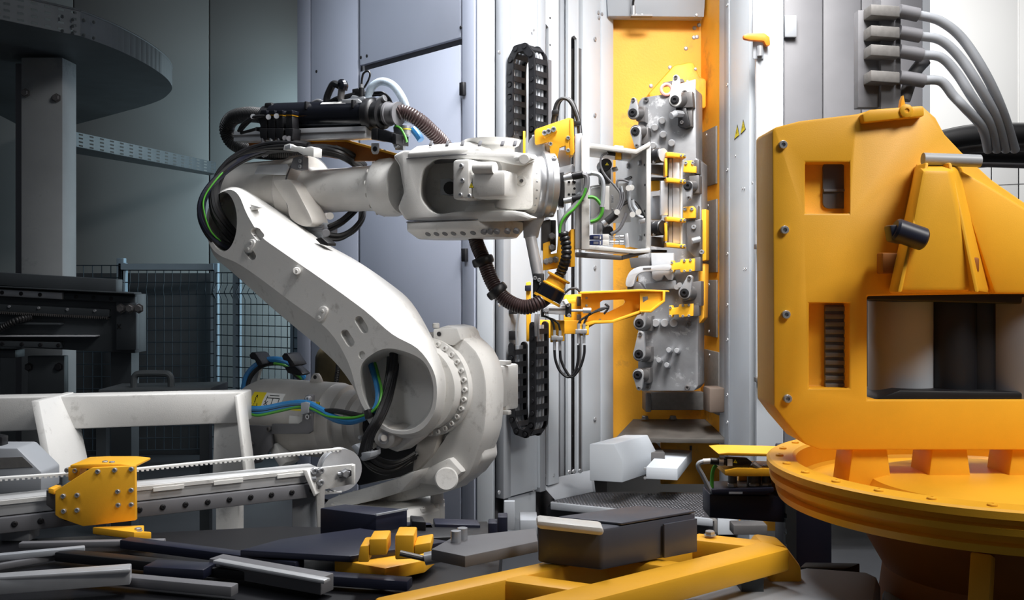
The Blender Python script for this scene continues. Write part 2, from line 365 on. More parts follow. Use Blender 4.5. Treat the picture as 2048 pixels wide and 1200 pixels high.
# right jamb and front
R0 = P(1452, 0, 6.02); R1 = P(1513, 0, 5.48)
rn = V((R1.y-R0.y, -(R1.x-R0.x), 0)); rn = -rn if rn.x > 0 else rn
rj = Plane((R0.x, R0.y, 1), rn)
rp = slab(rj, 1451, 1512.5, .0, ZT, -.04, .0, 'jamb_panel', PANEL, .004)
rs = slab(rj, 1451, 1460, .45, ZT, .0, .008, 'jamb_strip', GPANEL, .002)
for y in (10, 170, 340, 508, 610, 680, 790, 845): bolt(rs, rj(1455, y, .008), rj.n, .013, STEEL, 'flat')
for x, y in ((1471, 312), (1485, 377), (1489, 377), (1505, 366), (1488, 538), (1492, 538)): bolt(rp, rj(x, y, 0), rj.n, .009, STEEL, 'flat')
for q in ([(1475, 249), (1468.5, 280), (1479, 271)], [(1486.5, 239), (1481, 270), (1491.5, 259)]):
    warn_sign(rp, [rj(x, y, .001) for x, y in q])
FY = 5.46
fpn = B().prism(fr(rect(1513, -80, 1567, 960), FY), (0, .04, 0), .004).obj('door_edge_panel', PANEL, mach)
for y in (320, 360, 530, 795): bolt(fpn, P(1518, y, FY), -Y, .009, STEEL, 'flat')
for x0, x1, c in ((1568, 1645, DGREY), (1647, 1722, DGREY), (1724, 1845, DGREY)):
    B().prism(fr(rect(x0, -80, x1, 1010), FY+.03), (0, .05, 0), .004).obj('front_panel', c, mach)
B().prism(fr(rect(1570, 30, 1594, 74), FY), (0, .03, 0), .005).obj('panel_plate', GPANEL, mach)
hb = B().prism(fr(rect(1506, -30, 1528, 118), FY-.012), (0, .012, 0), .005).obj('handle_plate', GPANEL, mach)
B().prism(fr([(1487, 70), (1497, 66), (1530, 66), (1540, 74), (1541, 90), (1533, 92), (1528, 82), (1500, 80), (1488, 77)], FY-.05), (0, .035, 0), .006).obj('handle_grip', mat('orange_plastic', (236, 128, 30), .45), hb)
B().cyl(P(1520, 92, FY-.03), P(1520, 112, FY-.03), .016).obj('handle_spindle', STEEL, hb)
for y in (488, 755):
    B().prism(fr(rect(1512, y, 1580, y+10), FY-.05), (0, .05, 0), .003).obj('door_latch_bar', DSTEEL, mach)
B().prism(fr(rect(1845, -80, 1860, 1010), FY+.03), (0, 2.4, 0)).obj('side_sheet', GPANEL, mach)
# chip tray and covers at the foot of the bay
ZB = .2
q = [hz(1101, 1003, ZB), hz(1420, 1036, ZB), hz(1424, 985, ZB), hz(1250, 983, ZB), hz(1150, 986, ZB)]
tr = B().prism(q, (0, 0, -.05), .004).obj('tray_floor', TRAYM, mach)
st = B()
for i in range(44):
    for j in range(18):
        u = (i+.5+(j % 2)*.5)/46; p = q[0].lerp(q[1], u); e = q[4].lerp(q[2], u)
        c = p.lerp(e, (j+.5)/19); a = .006; h = .003
        st.loft([[c+V((-a, -a*1.6, 0)), c+V((a, -a*1.6, 0)), c+V((a, a*1.6, 0)), c+V((-a, a*1.6, 0))], [c+V((-a*.4, -a, h)), c+V((a*.4, -a, h)), c+V((a*.4, a, h)), c+V((-a*.4, a, h))]])
st.obj('tread_studs', TRAYM, mach, kind='stuff')
B().prism([hz(1101, 1003, ZB), hz(1420, 1036, ZB), hz(1420, 1036, ZB)+V((.01, -.03, 0)), hz(1101, 1003, ZB)+V((0, -.03, 0))], (0, 0, -.04), .003).obj('tray_lip', GPANEL, mach)
B().prism([hz(1095, 1003, ZB)+V((0, .05, -.05)), hz(1430, 1036, ZB)+V((0, .05, -.05)), V((1.3, 6.2, .15)), V((.3, 6.4, .15))], (0, 0, -.13)).obj('tray_base', SOOT, mach)
B().prism([P(1076, 962, 5.95), P(1180, 940, 6.2), P(1186, 984, 6.12), P(1110, 1000, 5.9)], V((.02, .03, -.01)), .003).obj('sloped_guard', GPANEL, mach)
for x, y in ((1095, 951), (1106, 950), (1139, 944), (1148, 943), (1160, 942)): bolt(mach, P(x, y, 5.98), V((.4, -1, .3)), .014, STEEL, 'flat')
bx1 = B().loft([fr([(1179, 888), (1228, 888), (1245, 921), (1245, 965), (1179, 961)], 5.75), [p+V((.24, .34, .0)) for p in fr([(1179, 888), (1228, 888), (1245, 921), (1245, 965), (1179, 961)], 5.75)]], bev=.004).obj('spindle_cover', PANEL, mach)
bx2 = B().prism(fr([(1292, 934), (1355, 937), (1355, 961), (1292, 958)], 5.85), V((.16, .42, .035)), .004).obj('spindle_cover', PANEL, mach)
B().prism(fr(rect(1262, 905, 1330, 950), 6.04), (0, .37, 0), .004).obj('cover_support', DSTEEL, mach)
for y in (938, 956): bolt(bx2, P(1290, y, 5.84), -Y, .009, STEEL, 'flat')
B().prism(fr([(1008, 1003), (1030, 1003), (1030, 1060), (1008, 1060)], 5.55), (0, .04, 0), .004).obj('foot_bracket', GPANEL, mach)
B().prism(fr(rect(1280, 1040, 1435, 1066), 5.6), (0, .3, 0), .005).obj('drawer_front', GREYPLATE, mach)
B().prism(fr(rect(1040, 1040, 1075, 1070), 5.5), (0, .2, 0), .005).obj('hinge_block', GPANEL, mach)
B().prism(fr(rect(1435, 1030, 1480, 1070), 5.8), (0, .2, 0), .005).obj('lower_sheet', PANEL, mach)
B().prism(fr(rect(1467, 1050, 1535, 1070), 5.2), (0, .1, 0), .005).obj('cylinder_block', DSTEEL, mach)
B().prism(fr(rect(1480, 1036, 1570, 1062), 5.75), (0, .1, 0), .005).obj('lower_panel', OCHRE, mach)
# ---------------------------------------------------------------- cable chains beside the slide
def link_mesh(wd, pitch):
    M = B()
    for sgn in (-1, 1):
        cap = [V((pitch*.5+.021*math.cos(t), sgn*wd/2, .021*math.sin(t))) for t in [math.pi/2-math.pi*i/6 for i in range(7)]]+[V((-pitch*.5+.021*math.cos(t), sgn*wd/2, .021*math.sin(t))) for t in [-math.pi/2-math.pi*i/6 for i in range(7)]]
        M.prism(cap, V((0, -sgn*.014, 0)))
        M.cyl((pitch*.5, sgn*(wd/2+.005), 0), (pitch*.5, sgn*(wd/2-.002), 0), .012, 10)
    for zc in (-.02, .02): M.bx((0, 0, zc), (pitch*.45, wd-.02, .008))
    me = bpy.data.meshes.new('chain_link'); M.b.to_mesh(me); M.b.free(); me.materials.append(BLACK); return me
LM = link_mesh(.125, .066)
def chain(path, label):
    c = cat(path, 12); L = [0]
    for a, b in zip(c, c[1:]): L.append(L[-1]+(b-a).length)
    n = int(L[-1]/.066); th = thing('cable_chain', c[0].lerp(c[-1], .5), label, 'cable chain', 'black cable chains on the white jamb')
    pos = []
    for i in range(n+1):
        s = L[-1]*i/n; j = max(k for k in range(len(L)) if L[k] <= s+1e-9); j = min(j, len(c)-2)
        pos.append((c[j].lerp(c[j+1], (s-L[j])/(L[j+1]-L[j]))))
    for a, b in zip(pos, pos[1:]):
        t = (b-a).normalized(); yv = dJ; zv = t.cross(yv).normalized(); yv = zv.cross(t)
        o = bpy.data.objects.new('chain_link', LM); COL.objects.link(o)
        o.rotation_euler = Matrix((t, yv, zv)).transposed().to_euler(); o.location = (a+b)/2-th.location; o.parent = th
    for k in (-1, 0, 1):
        cc = [p+dJ*(.03*k) for p in pos]
        B().tube(cc, .010, 8, 3).obj('cable_inside', STEEL if k else GPANEL, th)
    return th
ch0 = jam.atz(1021, 0, 0); ch0.z = 0
def cp(off, z): return ch0+jam.n*off+Z*z
chain([cp(.045, 2.32), cp(.045, 2.5), cp(.045, 2.68), cp(.06, 2.76), cp(.122, 2.805), cp(.185, 2.76), cp(.2, 2.68), cp(.2, 2.4), cp(.2, 2.26)], 'upper black cable chain arched over its top beside the slotted rail')
chain([cp(.055, 1.13), cp(.055, .9), cp(.055, .76), cp(.075, .68), cp(.13, .635), cp(.19, .68), cp(.205, .76), cp(.205, 1.0), cp(.205, 1.25)], 'lower black cable chain hanging in a U below the loader bracket')
# ---------------------------------------------------------------- white six-axis robot
ph = math.radians(30); f_ = V((math.cos(ph), -math.sin(ph), 0)); s_ = V((math.sin(ph), math.cos(ph), 0))
O2 = P(800, 780, 4.3)
RPl = Plane(O2, s_)
def RP(x, y, b=0): return RPl(x, y, b)
def rpoly(pts, b=0): return [RP(x, y, b) for x, y in pts]
rob = thing('robot_arm', RP(775, 1060, .3)*V((1, 1, 0)) if 0 else V((RP(775, 1040, .3).x, RP(775, 1040, .3).y, 0)), 'large white industrial robot arm with black hoses, reaching to the gripper', 'robot arm')
A1 = V((rob.location.x, rob.location.y, 0))
# base and turning column
B().lathe(A1, Z, [(0, .34), (.05, .34), (.06, .25), (.30, .25), (.31, .275), (.36, .275), (.37, .24)], 40).obj('base', WHITE, rob)
B().cyl(RP(874, 1062, .36), RP(874, 985, .36), .03, 18).obj('base_pillar', WHITE, rob)
dk = B().lathe(A1, Z, [(.38, .27), (.44, .27), (.47, .25), (.47, 0)], 40).obj('turning_plate', WHITE, rob)
for i in range(16): bolt(dk, A1+V((.255*math.cos(i*.393), .255*math.sin(i*.393), .455)), Z, .014, WHITE)
yk = [(872, 657), (914, 655), (925, 676), (952, 702), (968, 740), (973, 790), (969, 860), (955, 905), (938, 950), (905, 975), (880, 988), (760, 1012), (648, 1035), (655, 1008), (700, 992), (760, 974), (815, 953), (838, 937), (868, 905), (893, 868), (905, 845), (880, 800), (870, 720)]
ykr = cat([V((x, y, 0)) for x, y in yk], 2, True)
yo = B().prism([RP(p.x, p.y, .26) for p in ykr], s_*.16, .014, 2, 30).obj('column_yoke', WHITE, rob)
B().prism(rpoly([(860, 690), (914, 690), (955, 740), (950, 830), (890, 840), (850, 800)], .30), s_*.14, .01).obj('yoke_web', WHITE, yo)
B().prism(rpoly([(898, 915), (925, 945), (888, 974), (826, 966), (856, 935)], .225), s_*.08, .015).obj('yoke_foot', WHITE, yo)
B().cyl(RP(893, 958, .18), RP(893, 958, .24), .052, 24, ch=.006).obj('yoke_cap', WHITE, yo)
B().prism(rpoly([(866, 658), (914, 656), (922, 680), (905, 692), (866, 680)], .24), s_*.1, .006).obj('yoke_lug', WHITE, yo)
B().cyl(RP(872, 657, .28), RP(872, 646, .28), .016, 12, ch=.004).obj('yoke_screw', WHITE, yo)
bolt(yo, RP(878, 668, .238), -s_, .011, BLACK, 'flat')
B().prism(rpoly([(935, 900), (962, 868), (966, 920), (940, 955), (905, 960)], .3), s_*.14, .02).obj('yoke_rib', WHITE, yo)
B().prism(rpoly([(838, 870), (880, 862), (868, 905), (838, 938), (822, 950), (828, 900)], .24), s_*.1, .014).obj('yoke_inner_rib', CAST, yo)
# black sheet in place of the shaded hollow of the column behind the cables
B().prism(rpoly([(700, 860), (850, 850), (842, 935), (800, 955), (715, 972), (690, 930)], .42), s_*.03, .01).obj('column_shade', SOOT, rob)
bw = cat([V((x, y, 0)) for x, y in ((640, 1030), (655, 1000), (700, 985), (800, 955), (830, 942), (800, 985), (700, 1012))], 2, True)
B().prism([RP(p.x, p.y, .12) for p in bw], s_*.14, .012).obj('column_apron', WHITE, rob)
# shoulder gearbox with its bolt ring
gc = RP(856, 774, .235)
gb = B().lathe(gc, s_, [(-.07, .19), (-.01, .19), (-.008, .222), (.05, .222), (.052, .245), (.07, .245)], 56).obj('shoulder_gearbox', WHITE, rob)
u_, v_ = basis(s_)
for i in range(30):
    a = 2*math.pi*i/30; bolt(gb, gc+s_*-.008+u_*(.206*math.cos(a))+v_*(.206*math.sin(a)), -s_, .0125, WHITE)
mt = B().box(RP(975, 772, .62), (s_*.3, f_*.17, Z*.2), .016).obj('shoulder_motor', WHITE, rob)
B().box(RP(992, 772, .72), (s_*.12, f_*.19, Z*.22), .012).obj('motor_rear_housing', WHITE, mt)
for y in (750, 797):
    for k in range(4): B().box(RP(991, y+k*4-6, .655), (s_*.004, f_*.1, Z*.005), 0).obj('vent_slot', DGREY, mt)
for y in (724, 823): B().box(RP(988, y, .66), (s_*.03, f_*.18, Z*.02), .004).obj('motor_fin', WHITE, mt)
# lower arm: front face, chamfer and back outlines
rows = [((455, 380), (462, 374), (480, 376)), ((477, 390), (490, 382), (510, 390)), ((495, 430), (522, 408), (562, 424)), ((522, 472), (566, 440), (600, 450)),
 ((563, 503), (615, 478), (650, 486)), ((640, 556), (688, 522), (716, 523)), ((728, 620), (758, 572), (784, 570)), ((784, 668), (805, 614), (824, 606)),
 ((835, 697), (848, 668), (862, 670)), ((866, 740), (877, 722), (888, 726)), ((874, 785), (887, 775), (898, 775)), ((866, 830), (878, 832), (888, 830)), ((838, 862), (848, 870), (860, 868)),
 ((793, 868), (800, 879), (820, 880)), ((752, 850), (755, 866), (785, 866)), ((727, 815), (728, 828), (760, 830)), ((714, 785), (710, 780), (740, 780)),
 ((696, 724), (680, 736), (715, 735)), ((656, 660), (640, 696), (675, 690)), ((580, 602), (556, 626), (600, 625)), ((508, 548), (464, 544), (500, 545)), ((470, 524), (432, 517), (470, 518)),
 ((440, 511), (419, 490), (452, 498)), ((420, 490), (412, 458), (442, 465)), ((413, 450), (415, 422), (445, 432)), ((424, 402), (431, 390), (455, 398))]
R3 = []
for k, b in ((0, 0.0), (1, .10), (2, .235)):
    c = cat([V((*r[k], 0)) for r in rows], 4, True); R3.append([RP(p.x, p.y, b) for p in c])
cut = B()
e3 = lambda cx, k: ell(cx, 443, 28*k, 60*k, 40)
cut.loft([rpoly(e3(444, 1.05), -.03), rpoly(e3(446, 1), .0), rpoly(e3(462, .92), .165)])
j2 = cat([V((x, y, 0)) for x, y in ((722, 733), (742, 710), (773, 697), (813, 704), (847, 723), (864, 757), (867, 793), (860, 823), (842, 847), (820, 860), (797, 862), (773, 855), (750, 835), (732, 807), (722, 773))], 4, True)
jq = lambda k, dx: [V((798+(p.x-798)*k+dx, 782+(p.y-782)*k, 0)) for p in j2]
cut.loft([[RP(p.x, p.y, b) for p in jq(k, dx)] for b, k, dx in ((-.03, 1.0, -3), (0, 1.0, 0), (.12, .93, 4), (.18, .84, 8))])
def caps(x0, y0, x1, y1, r, n=6):
    d = math.atan2(y1-y0, x1-x0); o = []
    for cx, cy, a in ((x1, y1, d-math.pi/2), (x0, y0, d+math.pi/2)):
        for i in range(n+1): t = a+math.pi*i/n; o.append((cx+r*math.cos(t), cy+r*math.sin(t)))
    return o
for a in ((500, 462, 509, 473, 8), (487, 501, 495, 512, 8), (709, 641, 720, 659, 8.5), (681, 668, 692, 686, 8.5)): cut.prism(rpoly(caps(*a), -.03), s_*.062)
cut.prism(rpoly(ell(715, 711, 7, 8.5, 14), -.03), s_*.042)
la = B().loft(R3).obj('lower_arm', WHITE, rob, cut=cut, mod_bev=.006, ang=24)
for a in ((503, 466), (509, 473), (489, 506), (496, 512), (714, 653), (719, 661), (687, 679), (692, 687)): bolt(la, RP(*a, .012), -s_, .007, DSTEEL)
pd = B().prism(rpoly(caps(502, 485, 495, 499, 7), -.01), s_*.02, .003).obj('arm_pad', WHITE, la)
for a in ((502, 485), (496, 498)): bolt(pd, RP(*a, -.01), -s_, .008, WHITE, 'flat')
pd = B().prism(rpoly(caps(645, 621, 638, 635, 9), -.012), s_*.02, .003).obj('arm_pad', WHITE, la)
for a in ((645, 622), (638, 635)): bolt(pd, RP(*a, -.012), -s_, .009, WHITE, 'flat')
B().cyl(RP(594, 542, .02), RP(593, 542, -.02), .018, 18, ch=.003).obj('arm_boss', WHITE, la); bolt(la, RP(593, 542, -.02), -s_, .009, WHITE, 'flat')
B().prism(rpoly([(520, 414), (496, 424), (502, 416), (500, 408)], .03), s_*.03, .003).obj('arm_lug', WHITE, la)
for a in ((796, 716), (802, 722), (783, 800), (789, 821), (823, 843), (834, 844), (853, 835), (862, 826), (866, 815), (779, 795)): bolt(la, RP(*a, .188), -s_, .015, WHITE)
for i in range(14):
    a = 2*math.pi*i/14; bolt(la, RP(462+30*math.cos(a), 446+52*math.sin(a), .158), -s_, .012, CAST)
B().prism(rpoly([(630, 478), (642, 474), (656, 486), (655, 492), (640, 488)], .1), s_*.06, .004).obj('rubber_flap', RUB, la)
# pivot lugs of the balancer rod under the shoulder
pv = B().prism(rpoly(ell(768, 876, 22, 22), .02), s_*.16, .012).obj('pivot_lug', CAST, rob)
B().cyl(RP(768, 876, .02), RP(768, 876, .008), .026, 20).obj('pivot_cap', STEEL, pv); B().cyl(RP(768, 876, .008), RP(768, 876, .0), .014, 16).obj('pivot_pin', CAST, pv)
B().prism(rpoly([(775, 855), (835, 868), (825, 880), (792, 905), (770, 896)], .08), s_*.12, .012).obj('pivot_bridge', WHITE, pv)
# balancing cylinder behind the shoulder
Bc = RP(748, 848, .25); bd = -f_
bal = B().lathe(Bc, bd, [(0, .055), (.0, .11), (.02, .125), (.06, .13), (.07, .15), (.13, .155), (.14, .172), (.2, .176), (.21, .182), (.62, .182), (.7, .176), (.77, .15), (.8, .1), (.81, 0)], 48).obj('balancing_cylinder', CAST, rob, ang=28)
B().cyl(Bc+f_*.16, Bc-f_*.03, .035, 18).obj('balancer_rod', STEEL, bal)
B().lathe(Bc+f_*.012, bd, [(0, .05), (0, .085), (.02, .085)], 28).obj('balancer_seal', RUB, bal)
for a in (2.2, 3.6, 5.0): bolt(bal, Bc+basis(bd)[0]*(.115*math.cos(a))+basis(bd)[1]*(.115*math.sin(a))-bd*.0, f_, .012, STEEL)
bu, bv = basis(bd)                                              # around the barrel
def bpt(h, a, r=.1835):                                         # a = 0 faces the camera side, grows upward
    rad = (-s_)*math.cos(a)+Z*math.sin(a); return Bc+bd*h+rad*r
def patch(h0, h1, a0, a1, m, name, r=.1832, n=8, par=None):
    return B().loft([[bpt(h0, a0+(a1-a0)*i/n, r) for i in range(n+1)]+[bpt(h0, a1-(a1-a0)*i/n, r-.002) for i in range(n+1)],
                     [bpt(h1, a0+(a1-a0)*i/n, r) for i in range(n+1)]+[bpt(h1, a1-(a1-a0)*i/n, r-.002) for i in range(n+1)]]).obj(name, m, par or bal)
wp = patch(.43, .63, .28, .78, WSTK, 'sticker', .1834); patch(.55, .63, .28, .78, YELL, 'sticker_field', .1838, par=wp)
def bline(h0, a0, h1, a1, m, name, par, w=.004):
    p, q = bpt(h0, a0, .185), bpt(h1, a1, .185); return B().beam(p, q, w, .0012, up=p-(Bc+bd*h0)).obj(name, m, par)
for l in ((.575, .36, .62, .36), (.575, .36, .5975, .68), (.62, .36, .5975, .68), (.597, .46, .598, .58), (.597, .41, .598, .43)): bline(*l, INK, 'sticker_line', wp)
for l in ((.45, .4, .53, .4), (.45, .62, .53, .62), (.45, .4, .45, .62), (.49, .4, .49, .62), (.53, .5, .53, .68), (.535, .42, .515, .52), (.515, .42, .535, .52), (.46, .7, .52, .7)): bline(*l, INK, 'sticker_line', wp, .003)
wp = patch(.2, .37, .34, .62, YELL, 'sticker', .1834)
for l in ((.26, .4, .27, .56), (.27, .56, .29, .57), (.29, .57, .3, .48), (.3, .48, .28, .42), (.28, .42, .265, .44)): bline(*l, INK, 'sticker_line', wp, .004)
patch(.24, .36, -.02, .2, WSTK, 'sticker', .1834)
eye = bpt(.34, 1.45, .18); B().prism([eye+f_*.04, eye-f_*.04, eye-f_*.024+Z*.03, eye-f_*.012+Z*.044, eye+f_*.012+Z*.044, eye+f_*.024+Z*.03], s_*.02, .005).obj('lifting_eye', CAST, bal)
bolt(bal, eye+Z*.026-s_*.001, -s_, .01, BLACK, 'flat')
# rear cheek of the column that carries the balancer, plates for the cables
B().prism(rpoly([(486, 800), (508, 728), (522, 728), (512, 770), (500, 800)], .3), s_*.02, .003).obj('rear_bracket', WSTK, rob)
cb = B().prism(rpoly([(498, 850), (543, 852), (543, 895), (520, 925), (498, 930)], .06), s_*.015, .003).obj('cable_plate', DGREY, rob)
B().prism(rpoly([(543, 848), (596, 848), (604, 842), (608, 800), (608, 796), (614, 792), (622, 793), (624, 798), (624, 862), (616, 868), (543, 868)], .055), s_*.012, .002).obj('cable_bracket', DGREY, cb)
for a in ((539, 858), (503, 888)): bolt(cb, RP(*a, .055), -s_, .012, DSTEEL)
B().prism(rpoly([(537, 900), (549, 886), (572, 925), (560, 935)], .08), s_*.1, .004).obj('rear_strut', WHITE, rob)
# olive motor cover with a ribbed cable
ov = [(632, 780), (634, 720), (640, 704), (655, 695), (690, 690), (730, 705), (745, 740), (750, 790)]
B().loft([[RP(x, y, .55) for x, y in ov], [RP(x+(x-690)*.06, y-6, .62) for x, y in ov], [RP(x+(x-690)*.06, y-6, .78) for x, y in ov], [RP(690+(x-690)*.8, 745+(y-745)*.8, .86) for x, y in ov]], bev=.02).obj('motor_cover', OLIVE, rob, label='olive brown cloth cover over the slewing motor')
B().cyl(RP(690, 790, .72), V((*RP(690, 790, .72)[:2], .45)), .12, 20).obj('slewing_motor', CAST, rob)
B().tube([RP(672, 800, .5), RP(672, 770, .5), RP(676, 735, .5), RP(678, 690, .5)], .013, 10, 6, .2, .012).obj('ribbed_cable', BLACK, rob)
# ---- elbow, forearm and wrist along the axis f_
A0 = RP(540, 378, .38); A0.z = 1.945
def ft(x): return (RP(x, 370, .38)-A0).dot(f_)
elb = B().lathe(A0, f_, [(ft(452), 0), (ft(452), .12), (ft(456), .14), (ft(478), .15), (ft(482), .165), (ft(496), .175), (ft(505), .172), (ft(590), .172), (ft(596), .186), (ft(618), .186), (ft(622), .178), (ft(624), .13)], 56).obj('elbow_housing', CAST, rob, label='bare grey cast elbow housing')
jc = RP(520, 446, .25)
fl = B().lathe(jc, s_, [(-.015, .12), (-.015, .155), (.02, .155), (.03, .17), (.05, .17), (.05, .14), (.2, .13)], 48).obj('elbow_flange', STEEL, rob)
for i in range(18):
    a = 2*math.pi*i/18; bolt(fl, jc-s_*.015+u_*(.137*math.cos(a))+v_*(.137*math.sin(a)), -s_, .012, CAST)
lg = cat([V((x, y, 0)) for x, y in ((546, 362), (562, 360), (582, 362), (604, 400), (622, 436), (622, 450), (604, 452), (580, 436), (574, 410), (562, 392))], 3, True)
B().prism([RP(p.x, p.y, .19) for p in lg], s_*.12, .012).obj('elbow_web', CAST, elb)
B().prism(rpoly([(508, 348), (516, 331), (574, 328), (577, 334), (570, 350)], .195), s_*.01, .002).obj('cover_plate', ALU, elb)
B().prism(rpoly([(586, 316), (598, 312), (606, 313), (606, 338), (592, 340), (580, 336)], .18), s_*.04, .003).obj('cable_bracket', DGREY, elb)
for y in (322, 333): bolt(elb, RP(601, y, .18), -s_, .009, STEEL)
bolt(elb, RP(531, 310, .25), V((-.3, -.6, .7)), .016, STEEL, 'hex')
wc = B().prism(rpoly([(566, 300), (568, 290), (578, 287), (590, 293), (600, 293), (608, 296), (614, 294), (622, 293), (628, 296), (627, 314), (604, 309), (594, 303)], .16), s_*.06, .003).obj('white_cable_clamp', WSTK, rob, label='white plastic cable clamp')
B().prism(rpoly([(570, 292), (580, 288), (580, 297), (570, 299)], .15), s_*.012, .002).obj('clamp_latch', GPANEL, wc)
em = B().box(RP(634, 464, .32), (f_*.17, s_*.12, Z*.09), .01).obj('elbow_motor', GPANEL, rob)
for k in range(3): B().box(RP(634, 452+k*5, .255), (f_*.08, s_*.004, Z*.005)).obj('vent_slot', DGREY, em)
B().cyl(RP(652, 466, .25), RP(652, 466, .23), .02, 18, ch=.005).obj('motor_plug', DGREY, em)
B().cyl(RP(660, 432, .26), RP(660, 432, .245), .018, 16).obj('elbow_boss', CAST, elb)
fa = B().lathe(A0, f_, [(ft(620), .122), (ft(628), .122), (ft(634), .11), (ft(700), .107), (ft(712), .110), (ft(728), .108), (ft(752), .112), (ft(762), .122), (ft(766), .136), (ft(770), .14), (ft(790), .142), (ft(806), .13)], 56).obj('forearm_tube', WHITE, rob)
wc0 = A0+f_*ft(765)
for i in range(14):
    a = 2*math.pi*i/14+.1; uu, vv = basis(f_); bolt(fa, wc0+uu*(.13*math.cos(a))+vv*(.13*math.sin(a)), -f_, .011, WHITE, 'flat')
def seam(x, r): B().lathe(A0+f_*ft(x), f_, [(0, r), (.004, r)], 56).obj('joint_seam', DGREY, fa)
seam(620, .1865)
# wrist fork
YB = .215; YT = .33
yk_in = [(880, 318), (862, 325), (848, 340), (842, 365), (841, 388), (848, 406), (872, 428), (917, 423), (1022, 421), (1054, 430), (1054, 441), (812, 441), (808, 385), (799, 331), (805, 301), (1054, 307), (1050, 328), (1030, 330), (990, 322), (957, 319)]
yc = cat([V((x, y, 0)) for x, y in yk_in], 2, True)
fk = B().loft([[RP(p.x, p.y, YB) for p in yc], [RP(p.x+6, p.y, YB+YT*.5) for p in yc], [RP(p.x+22-(max(0, p.x-900))*.12, p.y, YB+YT) for p in yc]], bev=.012).obj('wrist_fork', WHITE, rob)
tcx = RP(930, 290, .38)
def stad(xl, xr, wd, z, n=10, cx=0):
    a, b = RP(xl, 300, .38), RP(xr, 300, .38); a.z = b.z = z; o = []; r = wd/2
    rr = min(r, .15)
    for c0, sgn in ((b-f_*rr, 1), (a+f_*rr*.5, -1)):
        k = rr if sgn > 0 else rr*.5
        for i in range(n+1):
            t = -math.pi/2+math.pi*i/n
            o.append(c0+f_*(sgn*k*math.cos(t))+s_*(sgn*r*math.sin(t)))
    return o
zt = RP(930, 300, .215).z
lv = lambda x, y, b=.2: RP(x, y, b).z
z1, z2, z3 = lv(930, 307), lv(930, 296), lv(930, 280)
tc = B().loft([stad(836, 1012, .34, z1), stad(836, 1012, .34, z2), stad(850, 1000, .26, z3)], bev=.006).obj('fork_top_cover', WHITE, rob)
for k, x in enumerate((862, 895, 925, 960, 1005, 1030)):
    p = RP(x, 284, .2+.02); B().box(RP(x, 287, .235), (f_*.018, s_*.012+Z*.02, Z*.008), .003).obj('cover_notch', DGREY, tc)
w1, w2, w3 = lv(930, 440), lv(930, 457), lv(930, 474)
B().loft([stad(835, 1014, .345, z1-.004), stad(835, 1014, .345, z1)]).obj('joint_seam', DGREY, tc)
bc = B().loft([stad(838, 1036, .34, w1), stad(838, 1036, .34, w2), stad(852, 1026, .24, w3)], bev=.006).obj('fork_bottom_cover', WHITE, rob)
B().loft([stad(837, 1037, .345, w1), stad(837, 1037, .345, w1+.004)]).obj('joint_seam', DGREY, bc)
B().prism(rpoly([(850, 318), (960, 318), (962, 430), (868, 430), (842, 400), (842, 350)], .43), s_*.05, .01).obj('fork_web', WHITE, fk)
nb = (-s_*(w2-w3)-Z*.05).normalized()
for x in (856, 873, 890, 907, 926, 946, 967, 980, 993, 1014, 1032):
    d = RP(x, 464, .235); d.z = (w2+w3)/2; B().cyl(d+nb*.0015, d-nb*.012, .0135, 14).obj('cover_hole', DGREY, bc)
B().prism(rpoly([(1026, 314), (1040, 312), (1046, 322), (1030, 324)], .2), s_*.03, .004).obj('fork_stop', WHITE, fk)
B().cyl(RP(1048, 318, .2), RP(1048, 318, .24), .024, 14, ch=.004).obj('fork_stop_screw', WHITE, fk)
B().prism(rpoly(rrect(880, 357, 903, 390, 4), .36), s_*.08, .008).obj('cable_block', GPANEL, fk)
B().cyl(RP(900, 376, .35), RP(900, 376, .38), .03, 16).obj('cable_block_plug', RUB, fk)
for y in (428, 326): pass
# wrist: tilting unit with motor, then the tool flange
hd_ = V((math.cos(math.radians(12)), math.sin(math.radians(12)), 0)); hp = V((-hd_.y, hd_.x, 0))
W5 = RP(985, 372, .38); W5.z = A0.z-.01
B().lathe(V((W5.x, W5.y, lv(985, 428, .38))), Z, [(0, .13), (.03, .12), (.04, .1), (.30, .1), (.31, .12), (.33, .13)], 36).obj('tilt_joint', WHITE, rob)
hand = B().lathe(W5, hd_, [(-.02, .10), (.02, .125), (.05, .132), (.16, .132), (.165, .135), (.19, .135)], 48).obj('wrist_hand', WHITE, rob)
B().prism([W5+hd_*a+Z*b-hp*.145 for a, b in ((-.02, .12), (.06, .13), (.16, .12), (.16, -.12), (.06, -.13), (-.02, -.12), (.01, -.06), (.015, 0), (.01, .06))], hp*.1, .02).obj('hand_cheek', WHITE, hand)
B().cyl(W5+hd_*.10-hp*.15, W5+hd_*.10-hp*.13, .024, 20, ch=.003).obj('hand_plug', WHITE, hand); bolt(hand, W5+hd_*.10-hp*.15, -hp, .008, DSTEEL)
B().cyl(W5+hd_*.05-hp*.147, W5+hd_*.05-hp*.13, .009, 12).obj('hand_hole', DGREY, hand)
M5 = RP(975, 375, .2)
wm = B().box(RP(990, 371, .21), (f_*.17, s_*.12, Z*.115), .02).obj('wrist_motor', WHITE, rob)
mh = B().box(RP(937, 361, .2), (f_*.085, s_*.13, Z*.172), .014).obj('motor_housing', WHITE, wm)
for a in ((924, 332), (926, 361), (922, 390), (940, 392)): bolt(mh, RP(*a, .133), -s_, .01, STEEL)
B().cyl(RP(950, 336, .16), RP(990, 336, .16), .026, 16).obj('motor_cable_gland', WHITE, wm)
warn_sign(mh, [RP(943, 364, .1325), RP(938, 376, .1325), RP(948, 376, .1325)])
fr0 = W5+hd_*.19
